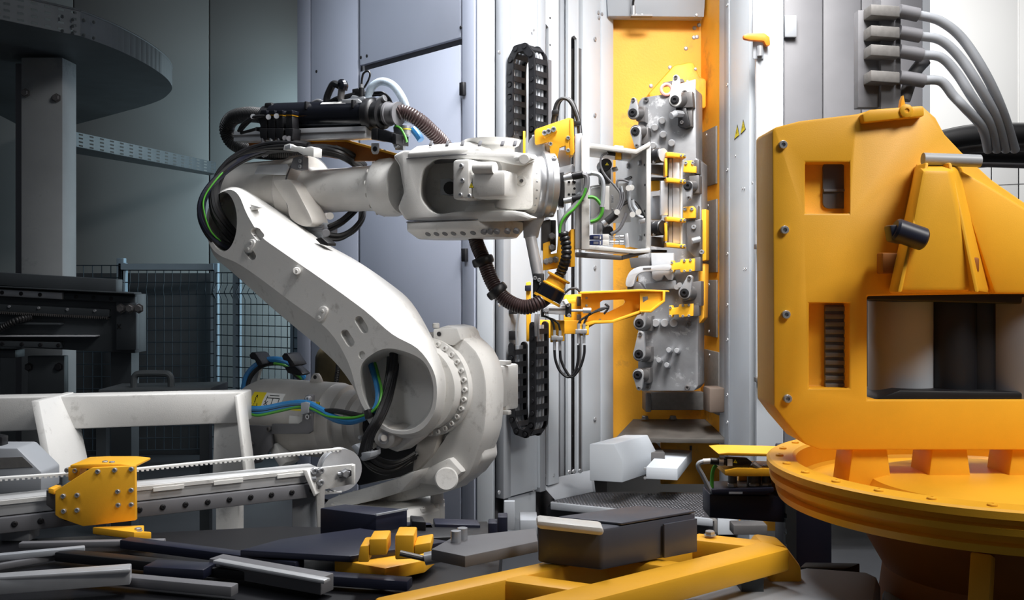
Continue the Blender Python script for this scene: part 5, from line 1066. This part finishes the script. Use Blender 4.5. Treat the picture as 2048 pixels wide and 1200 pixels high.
# amber carriage on the axis
cyy = e0.y+(e1.y-e0.y)*.38-.2; cg = thing('axis_carriage', P(190, 1080, cyy), 'amber bolted carriage plate with an angled foot on the belt axis', 'carriage')
def cf(pts, d, t, name, m, par=cg, bev=.003): return B().prism([P(x, y, cyy+d+(x-190)*.0004) for x, y in pts], (0, t, 0), bev).obj(name, m, par)
fpz = cf([(110, 982), (182, 936), (270, 932), (271, 1041), (166, 1053), (118, 1036), (110, 1030)], 0, .02, 'front_plate', ORANGE)
cf([(140, 930), (180, 928), (240, 928), (269, 931), (269, 936), (182, 938), (140, 936)], .02, .16, 'top_plate', ORANGE); cf([(136, 934), (160, 934), (160, 962), (136, 962)], .1, .06, 'belt_clamp', ORANGE)
cf([(92, 980), (110, 984), (110, 1024), (92, 1010)], .02, .1, 'rear_block', DSTEEL); cf([(96, 976), (108, 978), (108, 990), (96, 986)], .01, .06, 'wiper', ORANGE)
for a in ((196, 943), (230, 940), (263, 938), (127, 992), (155, 990), (236, 983), (263, 980), (128, 1022), (155, 1020), (237, 1010), (263, 1009)): bolt(fpz, P(*a, cyy+(a[0]-190)*.0004), -Y, .0085, STEEL)
for a in ((164, 930), (178, 931), (210, 927), (224, 928)): bolt(cg, P(*a, cyy+.06), Z, .010, STEEL)
for a in ((135, 940), (151, 941)): bolt(cg, P(*a, cyy+.09), -Y, .009, STEEL)
B().loft([[hz(170, 1052, .62), hz(288, 1046, .62), hz(302, 1060, .62), hz(268, 1064, .62)], [p-Z*.025 for p in (hz(170, 1052, .62), hz(288, 1046, .62), hz(302, 1060, .62), hz(268, 1064, .62))]], bev=.002).obj('foot_plate', ORANGE, cg) if 0 else None
ft_ = B().prism([P(185, 1054, cyy), P(288, 1050, cyy+.06), P(288, 1062, cyy+.0), P(303, 1064, cyy-.03), P(268, 1064, cyy-.1)], (0, 0, -.025), .003).obj('foot_plate', ORANGE, cg)
bolt(ft_, P(276, 1062, cyy-.05), Z, .012, STEEL, 'hex')
# ---------------------------------------------------------------- dark machine bed in front, with its bars and blocks
bed = thing('machine_bed', V((-.6, 2.9, 0)), 'black machine bed with bars and blocks across the lower left foreground', 'machine bed')
bq = [hz(-120, 1086, .58), hz(560, 1052, .58), hz(1005, 1060, .58), hz(985, 1290, .58), hz(-220, 1290, .58)]
B().prism(bq, (0, 0, -.12), .006).obj('bed_plate', SOOT, bed)
for x, y in ((-.9, 2.6), (.1-.2, 2.6), (-.9, 3.4), (-.2, 3.4), (-1.4, 2.8)): B().bx((x, y, .24), (.1, .1, .46)).obj('bed_leg', SOOT, bed)
def bar(p, q, wd, h, name, m, par=bed, bev=.004): return B().beam(p, q, wd, h, bev=bev).obj(name, m, par)
bar(hz(-60, 1172, .64), hz(262, 1148, .64), .05, .05, 'silver_bar', ALU); bar(hz(-60, 1160, .66), hz(262, 1140, .66), .02, .012, 'bar_edge', WHITE if 0 else ALU)
bar(hz(432, 1128, .62), hz(655, 1168, .62), .06, .05, 'silver_bar', DGREY); bar(hz(432, 1122, .645), hz(655, 1162, .645), .03, .012, 'bar_edge', ALU)
bar(hz(-40, 1118, .62), hz(170, 1098, .62), .03, .02, 'thin_rail', GPANEL); bar(hz(-40, 1140, .6), hz(120, 1112, .6), .02, .02, 'thin_rail', DGREY)
bar(hz(250, 1085, .62), hz(600, 1130, .62), .05, .03, 'dark_rail', NAVY); bar(hz(120, 1110, .61), hz(520, 1150, .61), .05, .03, 'dark_rail', SOOT)
bar(hz(150, 1150, .61), hz(470, 1180, .61), .04, .03, 'dark_rail', DGREY); bar(hz(560, 1150, .61), hz(820, 1168, .61), .05, .03, 'dark_rail', NAVY); bar(hz(40, 1090, .61), hz(330, 1084, .61), .03, .02, 'thin_rail', DGREY); bar(hz(300, 1135, .62), hz(420, 1142, .62), .08, .03, 'dark_rail', NAVY)
B().prism([hz(560, 1078, .66), hz(720, 1056, .66), hz(900, 1082, .66), hz(700, 1112, .66), hz(480, 1100, .66)], (0, 0, -.02), .003).obj('slate_plate', NAVY, bed)
B().prism([hz(640, 1016, .70), hz(690, 1008, .70), hz(815, 1018, .70), hz(752, 1030, .70)], (0, 0, -.10), .004).obj('drive_cover', NAVY, bed)
B().beam(hz(752, 1030, .705), hz(815, 1018, .705), .006, .006).obj('cover_edge', GPANEL, bed)
for (x0, x1, y, h, z) in ((760, 862, 1042, .05, .64), (866, 955, 1036, .06, .65), (820, 846, 1030, .06, .67)):
    B().prism([hz(x0, y, z), hz(x1, y+3, z), hz(x1+6, y+14, z), hz(x0+4, y+12, z)], (0, 0, -h), .004).obj('drive_block', NAVY if x0 != 820 else SOOT, bed)
B().prism([hz(700, 1058, .64), hz(975, 1042, .64), hz(980, 1070, .64), hz(760, 1080, .64)], (0, 0, -.06), .004).obj('bed_block', SOOT, bed)
for x, y in ((985, 1046), (1004, 1034)): B().prism(fr(rect(x-9, y, x+11, y+60), 3.2), (0, .06, 0), .004).obj('bed_stop', NAVY, bed)
ac = thing('amber_clamp', hz(770, 1128, .6), 'amber stepped clamp block on the black machine bed', 'clamp')
B().prism([hz(668, 1118, .64), hz(720, 1092, .64), hz(830, 1088, .64), hz(880, 1096, .64), hz(850, 1120, .64), hz(770, 1136, .64)], (0, 0, -.04), .006).obj('clamp_base', ORANGE, ac)
for q in ([(738, 1078), (774, 1077), (774, 1110), (738, 1112)], [(790, 1070), (828, 1070), (828, 1118), (790, 1120)], [(720, 1092), (738, 1090), (738, 1125), (715, 1125)], [(828, 1090), (862, 1084), (862, 1104), (828, 1112)]):
    B().prism(fr(q, 2.92), (0, .10, 0), .005).obj('clamp_block', ORANGE, ac)
B().cyl(P(850, 1118, 2.8), P(888, 1110, 2.8), .018, 14).obj('clamp_rod', STEEL, ac); B().cyl(P(800, 1106, 2.8), P(852, 1118, 2.8), .008, 10).obj('clamp_lever', DSTEEL, ac)
# ---------------------------------------------------------------- amber ladder frame with a steel box on it
FZ = .77; lf_ = thing('ladder_frame', hz(1300, 1120, FZ)*V((1, 1, 0)) if 0 else V((hz(1300, 1120, FZ).x, hz(1300, 1120, FZ).y, 0)), 'amber welded ladder frame in the lower right foreground', 'frame')
def fb2(a, b, wd, h, name, dz=0): return B().beam(hz(*a, FZ)-Z*(h/2+dz), hz(*b, FZ)-Z*(h/2+dz), wd, h, bev=.012).obj(name, ORANGE, lf_)
fb2((1552, 1088), (860, 1262), .10, .065, 'side_rail'); fb2((1395, 1064), (760, 1200), .07, .07, 'side_rail', .002)
fb2((1385, 1068), (1548, 1086), .08, .06, 'cross_bar', .004); fb2((1195, 1102), (1390, 1130), .06, .06, 'cross_bar', .004); fb2((1000, 1146), (1220, 1176), .07, .06, 'cross_bar', .004)
c_ = hz(1560, 1084, FZ); B().prism([c_+V((-.05, 0, .0)), c_+V((.015, 0, -.01)), c_+V((.06, 0, -.07)), c_+V((.065, 0, -.15)), c_+V((-.02, 0, -.15)), c_+V((-.03, 0, -.1)), c_+V((-.09, 0, -.065))], (0, .10, 0), .01).obj('end_foot', ORANGE, lf_)
bolt(lf_, hz(1420, 1072, FZ)+Z*.002, Z, .014, STEEL, 'hex')
for a in ((1500, 1096), (1000, 1220), (1380, 1066), (900, 1160)):
    p = hz(*a, FZ); zl = .655 if a[0] in (1500, 1000) else 0; B().bx((p.x, p.y, (zl+.70)/2), (.06, .06, .70-zl)).obj('frame_leg', DARKM, lf_)
sb = thing('steel_box', hz(1230, 1090, FZ), 'grey steel box channel with a bright rounded front lip on the amber frame', 'box')
TZb = .875
tq = [hz(1074, 1044, TZb), hz(1203, 1058, TZb), hz(1392, 1026, TZb), hz(1276, 1016, TZb)]
B().prism(tq, (0, 0, -.105), .008).obj('box_body', BOXP, sb)
dv = (tq[1]-tq[0]); B().box((tq[0]+tq[1])/2+V((.0, -.012, .004)), (dv*1.02, V((0, .07, 0)), Z*.022), .009).obj('front_lip', WHITE, sb)
B().prism([p+Z*.001 for p in (tq[0].lerp(tq[3], .2), tq[1].lerp(tq[2], .2), tq[2], tq[3])], (0, 0, .006), .002).obj('box_lid', BOXP, sb)
B().prism([tq[1].lerp(tq[2], .62)+V((.002, -.004, -.012)), tq[1].lerp(tq[2], .98)+V((.002, -.004, -.012)), tq[1].lerp(tq[2], .98)+V((.002, -.004, -.1)), tq[1].lerp(tq[2], .62)+V((.002, -.004, -.1))], (.004, -.006, 0), .001).obj('side_plate', BOXP, sb)
gc_ = thing('grey_channel', hz(960, 1095, .74), 'long grey channel running left from the steel box', 'channel')
B().prism([hz(862, 1098, .80), hz(905, 1074, .80), hz(1072, 1056, .80), hz(1076, 1082, .80), hz(930, 1112, .80)], (0, 0, -.03), .003).obj('channel_top', DGREY, gc_)
B().prism([hz(900, 1108, .77), hz(1074, 1078, .77), hz(1074, 1078, .70), hz(900, 1108, .70)], (0, .02, 0), .002).obj('channel_web', DARKM, gc_)
for a in ((912, 1084), (925, 1078)): B().cyl(hz(*a, .80), hz(*a, .80)+Z*.03, .014, 12).obj('channel_stud', STEEL, gc_)
# big grey beam at the bottom right
gb_ = thing('grey_beam', V((.95, 2.45, 0)), 'thick grey beam at the bottom right edge under the amber frame', 'beam')
B().prism([hz(1190, 1225, .66), hz(1600, 1128, .66), hz(1762, 1140, .66), hz(1745, 1260, .66)], (0, 0, -.16), .04).obj('beam_body', GPANEL, gb_)
B().prism([hz(1770, 1142, .60), hz(2160, 1165, .60), hz(2160, 1290, .60), hz(1755, 1240, .60)], (0, 0, -.16), .02).obj('beam_end', DGREY, gb_)
B().bx((.72, 2.5, .22), (.12, .12, .44)).obj('beam_leg', SOOT, gb_); B().bx((1.3, 2.5, .22), (.12, .12, .44)).obj('beam_leg', SOOT, gb_)
for q in ([(1610, 1124), (1720, 1126), (1690, 1138), (1600, 1134)], [(1810, 1136), (1880, 1122), (1890, 1140), (1820, 1148)]):
    B().prism([hz(*p, .66) for p in q], (0, 0, -.06), .004).obj('beam_block', SOOT, gb_)
# ---------------------------------------------------------------- blue-black stand with sensor and amber plates
sy = 3.75; st_ = thing('sensor_stand', V((P(1540, 0, sy).x, sy, 0)), 'blue-black steel stand carrying amber plates and a black sensor', 'stand')
def sf(pts, d, t, name, m, par=st_, bev=.003): return B().prism(fr(pts, sy+d), (0, t, 0), bev).obj(name, m, par)
sf([(1419, 988), (1575, 994), (1575, 1046), (1419, 1036)], 0, .14, 'stand_beam', NAVY, bev=.006)
x0, x1 = P(1572, 0, sy+.02).x, P(1664, 0, sy+.02).x
B().bx(((x0+x1)/2, sy+.1, .43), (x1-x0, .16, .86), .006).obj('stand_post', NAVY, st_)
cb2 = B()
for y in (935, 1009, 1043, 1074, 1105): cb2.prism(fr(rrect(1580, y-6, 1586, y+6, 3), sy-.1), (0, .2, 0))
stt = B().prism([V((P(1571, 0, sy-.02).x, sy-.02, .4)), V((P(1593, 0, sy-.02).x, sy-.02, .4)), V((P(1593, 0, sy-.02).x, sy-.02, .88)), V((P(1571, 0, sy-.02).x, sy-.02, .88))], (0, .03, 0)).obj('slotted_strut', DARKM, st_, cut=cb2)
sf([(1424, 979), (1548, 975), (1548, 984), (1530, 990), (1424, 990)], -.02, .15, 'top_plate', NAVY); 
lbl = sf([(1458, 984), (1485, 984), (1485, 988), (1458, 988)], -.022, .003, 'type_label', GPANEL, bev=0)
for x in (1465, 1508, 1533):
    B().cyl(P(x, 977, sy+.05), P(x, 950, sy+.05), .017 if x != 1508 else .026, 14).obj('spacer_bolt', DSTEEL, st_); bolt(st_, P(x, 976, sy+.03), Z, .02, STEEL, 'hex')
lp_ = sf([(1450, 941), (1475, 936), (1580, 938), (1580, 953), (1470, 953), (1450, 951)], -.02, .16, 'lower_plate', ORANGE); sf([(1436, 907), (1456, 905), (1580, 908), (1580, 914), (1440, 911)], -.02, .18, 'upper_plate', ORANGE)
sf([(1478, 950), (1570, 950), (1570, 985), (1478, 985)], .12, .03, 'rear_plate', OCHRE)
for x in (1489, 1506, 1532): bolt(lp_, P(x, 936, sy+.03), Z, .012, STEEL)
se = B().cyl(P(1420, 922, sy), P(1452, 924, sy), .013, 16, ch=.003).obj('sensor_connector', BLACK, st_); B().cyl(P(1406, 923, sy), P(1421, 922, sy), .010, 14).obj('plug_nut', WSTK, st_); B().cyl(P(1437, 923, sy), P(1446, 923.5, sy), .0155, 12).obj('plug_nut', STEEL, st_)
sbd = sf([(1452, 917), (1498, 919), (1505, 925), (1498, 936), (1452, 932)], -.01, .05, 'sensor_body', BLACK)
sf([(1455, 918), (1465, 918), (1465, 932), (1455, 932)], -.012, .003, 'sensor_label', WSTK, sbd, 0)
warn_sign(sbd, [P(1470.5, 917, sy-.011), P(1465.5, 926, sy-.011), P(1475.5, 927, sy-.011)])
B().tube([P(1407, 923, sy), P(1398, 927, sy), P(1397, 935, sy), P(1405, 950, sy), P(1413, 966, sy), P(1421, 982, sy)], .009, 10, 7).obj('sensor_cable', GPANEL, st_)
B().tube([P(1433, 930, sy+.01), P(1427, 938, sy+.01), P(1424, 955, sy+.01), P(1424, 980, sy+.01)], .007, 10, 7).obj('earth_cable', GREEN, st_)
B().tube([P(1506, 926, sy-.01), P(1514, 932, sy-.01), P(1520, 935, sy)], .01, 8, 6).obj('sensor_cable', STEEL, st_)
# ---------------------------------------------------------------- right background under the amber unit
wc_ = thing('white_cabinet', V((P(1745, 0, 7).x, 7.1, 0)), 'low white cabinet with a curved cable behind the stand', 'cabinet')
wx0, wx1 = P(1688, 0, 7).x, P(1800, 0, 7).x
B().bx(((wx0+wx1)/2, 7.15, .33+.1), (wx1-wx0, .3, .66), .006).obj('cabinet_body', PANEL, wc_); B().bx(((wx0+wx1)/2, 7.02, .05), (wx1-wx0, .05, .1)).obj('cabinet_plinth', DARKM, wc_)
B().prism(fr(rect(1772, 1066, 1796, 1082), 6.98), (0, .02, 0), .002).obj('cabinet_socket', GPANEL, wc_)
B().tube([P(1690, 1062, 6.9), P(1706, 1072, 6.9), P(1714, 1090, 6.9), P(1712, 1112, 6.9), P(1704, 1128, 6.9)], .02, 10, 7).obj('cabinet_cable', DGREY, wc_)
for x, l in ((1814, 'left'), (1918, 'right')):
    xx = P(x, 0, 6.2).x; po_ = thing('guard_post', V((xx, 6.2, 0)), 'grey guard post seen %s of the wire mesh under the amber turntable' % l, 'post', None)
    B().bx((xx, 6.2, .6), (.1, .06, 1.2), .004).obj('post_body', GPANEL, po_); B().bx((xx, 6.2, .01), (.18, .14, .02), .003).obj('post_foot', DGREY, po_)
fence('mesh_fence', P(1838, 0, 6.3), P(1900, 0, 6.3), .05, 1.2, .1, .1, 'short wire mesh between the two grey guard posts', rail=False, bend=False, posts=())
fence('mesh_fence', P(1930, 0, 7.6), P(2150, 0, 7.2), 1.2 if 0 else .1, 2.35, .16, .14, 'black wire mesh fence before the white wall at the right edge', m=BLACK, posts=(.0,), rail=False, bend=False)
B().tube([P(1842, 330, 6.8), P(1880, 310, 6.8)], .01) if 0 else None
# dark pipe bundle behind the amber unit
for i, (y0, y1, r, m) in enumerate(((272, 268, .055, RUB), (292, 288, .045, DSTEEL), (308, 312, .05, RUB), (325, 330, .03, DGREY))):
    pd_ = 5.1+.14*i; B().tube([P(1868, y0+14, pd_), P(1930, y0, pd_), P(2000, (y0+y1)/2-3, pd_), P(2140, y1, pd_)], r, 14, 6).obj('dark_pipe', m, label=['topmost black pipe of the bundle at the right edge', 'second pipe of dark steel in the bundle at the right edge', 'third black pipe of the bundle at the right edge', 'lowest grey pipe of the bundle at the right edge'][i], cat='pipe', group='pipes at the right edge')
# ---------------------------------------------------------------- amber turning unit close at the right
ay = 2.9; am = thing('turning_unit', V((P(1900, 0, ay).x, ay, 0)), 'huge amber turning unit with square openings and a round table at right', 'machine')
def af(pts, d, t, name, m, par=am, bev=.006, **k): return B().prism(fr(pts, ay+d), (0, t, 0), bev).obj(name, m, par, **k)
ol = [(1545, 262), (1549, 255), (1600, 242), (1715, 228), (1742, 220), (1846, 212), (1872, 235), (1890, 268), (1925, 305), (1985, 360), (2060, 412), (2180, 470), (2180, 585), (1735, 592), (1735, 800), (2180, 800), (2180, 900), (1640, 900), (1610, 888), (1570, 842), (1548, 812)]
ct = B(); ct.prism(fr(rect(1632, 316, 1724, 422), ay-.1), (0, .16, 0)); ct.prism(fr(rect(1640, 608, 1723, 785), ay-.1), (0, .16, 0))
cheek = af(ol, 0, .2, 'side_cheek', ORANGE, bev=0, cut=ct, mod_bev=.008)
B().prism(fr(rrect(1646, 323, 1704, 417, 12), ay+.052), (0, .010, 0)).obj('window_pane', GLASSD, cheek); B().prism(fr(rect(1648, 378, 1702, 383), ay+.046), (0, .008, 0)).obj('pane_bar', DGREY, cheek)
lv_b = B().prism(fr(rect(1650, 610, 1706, 783), ay+.05), (0, .012, 0)).obj('vent_panel', GREYPLATE, cheek)
for k in range(11): B().prism(fr(rect(1651, 613+k*15.4, 1705, 622+k*15.4), ay+.042), (0, .010, 0), .002).obj('vent_slat', GREYPLATE, lv_b)
for y in (290, 460, 629, 797): bolt(cheek, P(1565+(y-290)*.018, y, ay), -Y, .0125, STEEL)
af([(1725, 228), (1740, 219), (1848, 211), (1850, 232), (1728, 245)], -.03, .1, 'top_block', ORANGE); bolt(am, P(1812, 222, ay-.03), -Y, .02, ORANGE, 'flat')
B().prism(fr([(1803, 200), (1807, 190), (1812, 214), (1801, 214)], ay+.05), (0, .02, 0), .001).obj('top_fin', ORANGE, am)
# raised drive housing with ribs
B().loft([[P(x, y, ay) for x, y in ((1775, 588), (1830, 325), (1925, 325), (1985, 588))], [P(x, y, ay-.13) for x, y in ((1800, 582), (1845, 340), (1900, 340), (1950, 582))]], bev=.012).obj('drive_housing', ORANGE, am)
for x, x2 in ((1855, 1800), (1900, 1955)): B().prism([P(x-4, 325, ay-.1), P(x+4, 325, ay-.1), P(x2+5, 585, ay-.16), P(x2-5, 585, ay-.16)], (0, .07, 0), .006).obj('housing_rib', ORANGE, am)
af([(1765, 505), (1860, 508), (1960, 515), (1960, 545), (1765, 548)], -.08, .05, 'housing_foot', RUST); B().cyl(P(1846, 318, ay-.06), P(1960, 322, ay-.06), .018, 14).obj('conduit', GPANEL, am)
B().cyl(P(1788, 458, ay-.17), P(1850, 480, ay-.17), .032, 18, ch=.006).obj('plug_connector', NAVY, am); af([(1780, 450), (1810, 448), (1815, 488), (1785, 482)], -.18, .05, 'plug_base', NAVY)
B().prism(fr([(1905, 330), (1970, 365), (2060, 420), (2180, 478), (2180, 588), (1990, 588)], ay-.04), (0, .06, 0), .012).obj('outer_cheek', ORANGE, am)
# motors in the opening
mo = B().cyl(P(1802, 796, ay+.16), P(1802, 596, ay+.16), .155*.62, 36, ch=.01).obj('round_motor', GPANEL, am)
for x, r, m in ((1905, .07, SOOT), (1960, .055, SOOT), (2040, .11, DGREY)): B().cyl(P(x, 796, ay+.12), P(x, 590, ay+.12), r, 30, ch=.006).obj('drive_roller', m, am)
af([(1735, 582), (2180, 582), (2180, 612), (1860, 604), (1735, 600)], .02, .2, 'upper_bearing_bar', SOOT); af([(1800, 780), (2180, 786), (2180, 806), (1735, 804)], .02, .2, 'lower_bearing_bar', SOOT)
af(rect(1735, 590, 2180, 800), .3, .02, 'opening_back', DARKM)
# round table at the foot
tcn = V((P(1985, 0, ay).x, ay, .87)); Rt = .635
B().lathe(tcn, Z, [(-.02, Rt*.88), (-.015, Rt*.95), (.005, Rt*.96), (.01, Rt*.93), (.03, Rt*.94), (.035, Rt*.985), (.052, Rt*.99), (.056, Rt*.96), (.07, Rt*.965), (.074, Rt), (.092, Rt), (.097, Rt-.008), (.097, Rt*.88), (.09, Rt*.865), (.03, Rt*.855), (.02, Rt*.84), (.02, .36), (.03, .35), (.05, .34), (.06, .3), (.06, 0)], 96).obj('turntable', ORANGE, am)
for k in range(28):
    a = 2*math.pi*k/28; bolt(am, tcn+V((Rt*.94*math.cos(a), Rt*.94*math.sin(a), .098)), Z, .012, ORANGE, 'flat')
for x in (1740, 1900, 2060): af([(x-34, 890), (x+34, 890), (x+46, 983), (x-46, 983)], .02, .14, 'support_foot', ORANGE)
for k in (0, 1): p_ = V((tcn.x-.30+.0*k, tcn.y-.30-.1*k, .90)); B().bx(p_, (.10, .05, .04), .004).obj('dark_slot_box', RUST, am)  # brown boxes laid in the dish in place of dark table slots
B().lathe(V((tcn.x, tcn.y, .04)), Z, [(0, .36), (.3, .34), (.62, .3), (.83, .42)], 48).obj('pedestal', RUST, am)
B().beam(V((P(1985, 0, 2.5).x, 2.55, .8)), V((P(1930, 0, 2.5).x, 2.45, .46)), .05, .06, bev=.005).obj('brace', ORANGE, am)
B().beam(V((P(1930, 0, 2.5).x, 2.45, .47)), V((P(1900, 0, 2.5).x, 2.45, .0)), .05, .06, bev=.005).obj('brace', ORANGE, am)
# ---------------------------------------------------------------- hose tower at the top right
ht = thing('hose_tower', V((P(1770, 0, 4.6).x, 4.6, 1.9)), 'grey valve tower with four grey hoses arching to the right', 'valve tower')
def hf(pts, d, t, name, m, par=ht, bev=.004): return B().prism(fr(pts, 4.6+d), (0, t, 0), bev).obj(name, m, par)
hf(rect(1762, -60, 1802, 260), .05, .12, 'tower_post', DGREY)
hf(rect(1716, 20, 1762, 215), .08, .06, 'tower_plate', DGREY)
for i, y in enumerate((8, 50, 88, 140)):
    hf([(1742, y), (1800, y+4), (1800, y+26), (1742, y+22)], -.02, .1, 'valve_body', GREYPLATE)
    B().cyl(P(1798, y+14, 4.62), P(1836+i*4, y+22, 4.62), .032, 16).obj('hose_coupling', DGREY, ht)
    B().tube([P(1834, y+22, 4.62), P(1880+i*0, y+34-i*4, 4.62), P(1925-i*6, y+70-i*6, 4.62), P(1972-i*14, 150+i*22, 4.62), P(2006-i*14, 225+i*10, 4.7), P(2030-i*18, 300, 4.9)], .022, 12, 8).obj('grey_hose', GPANEL, ht, label=None)
B().tube([P(1808, 200, 4.7), P(1826, 150, 4.7), P(1850, 120, 4.7)], .03, 12, 8).obj('grey_hose', DGREY, ht)
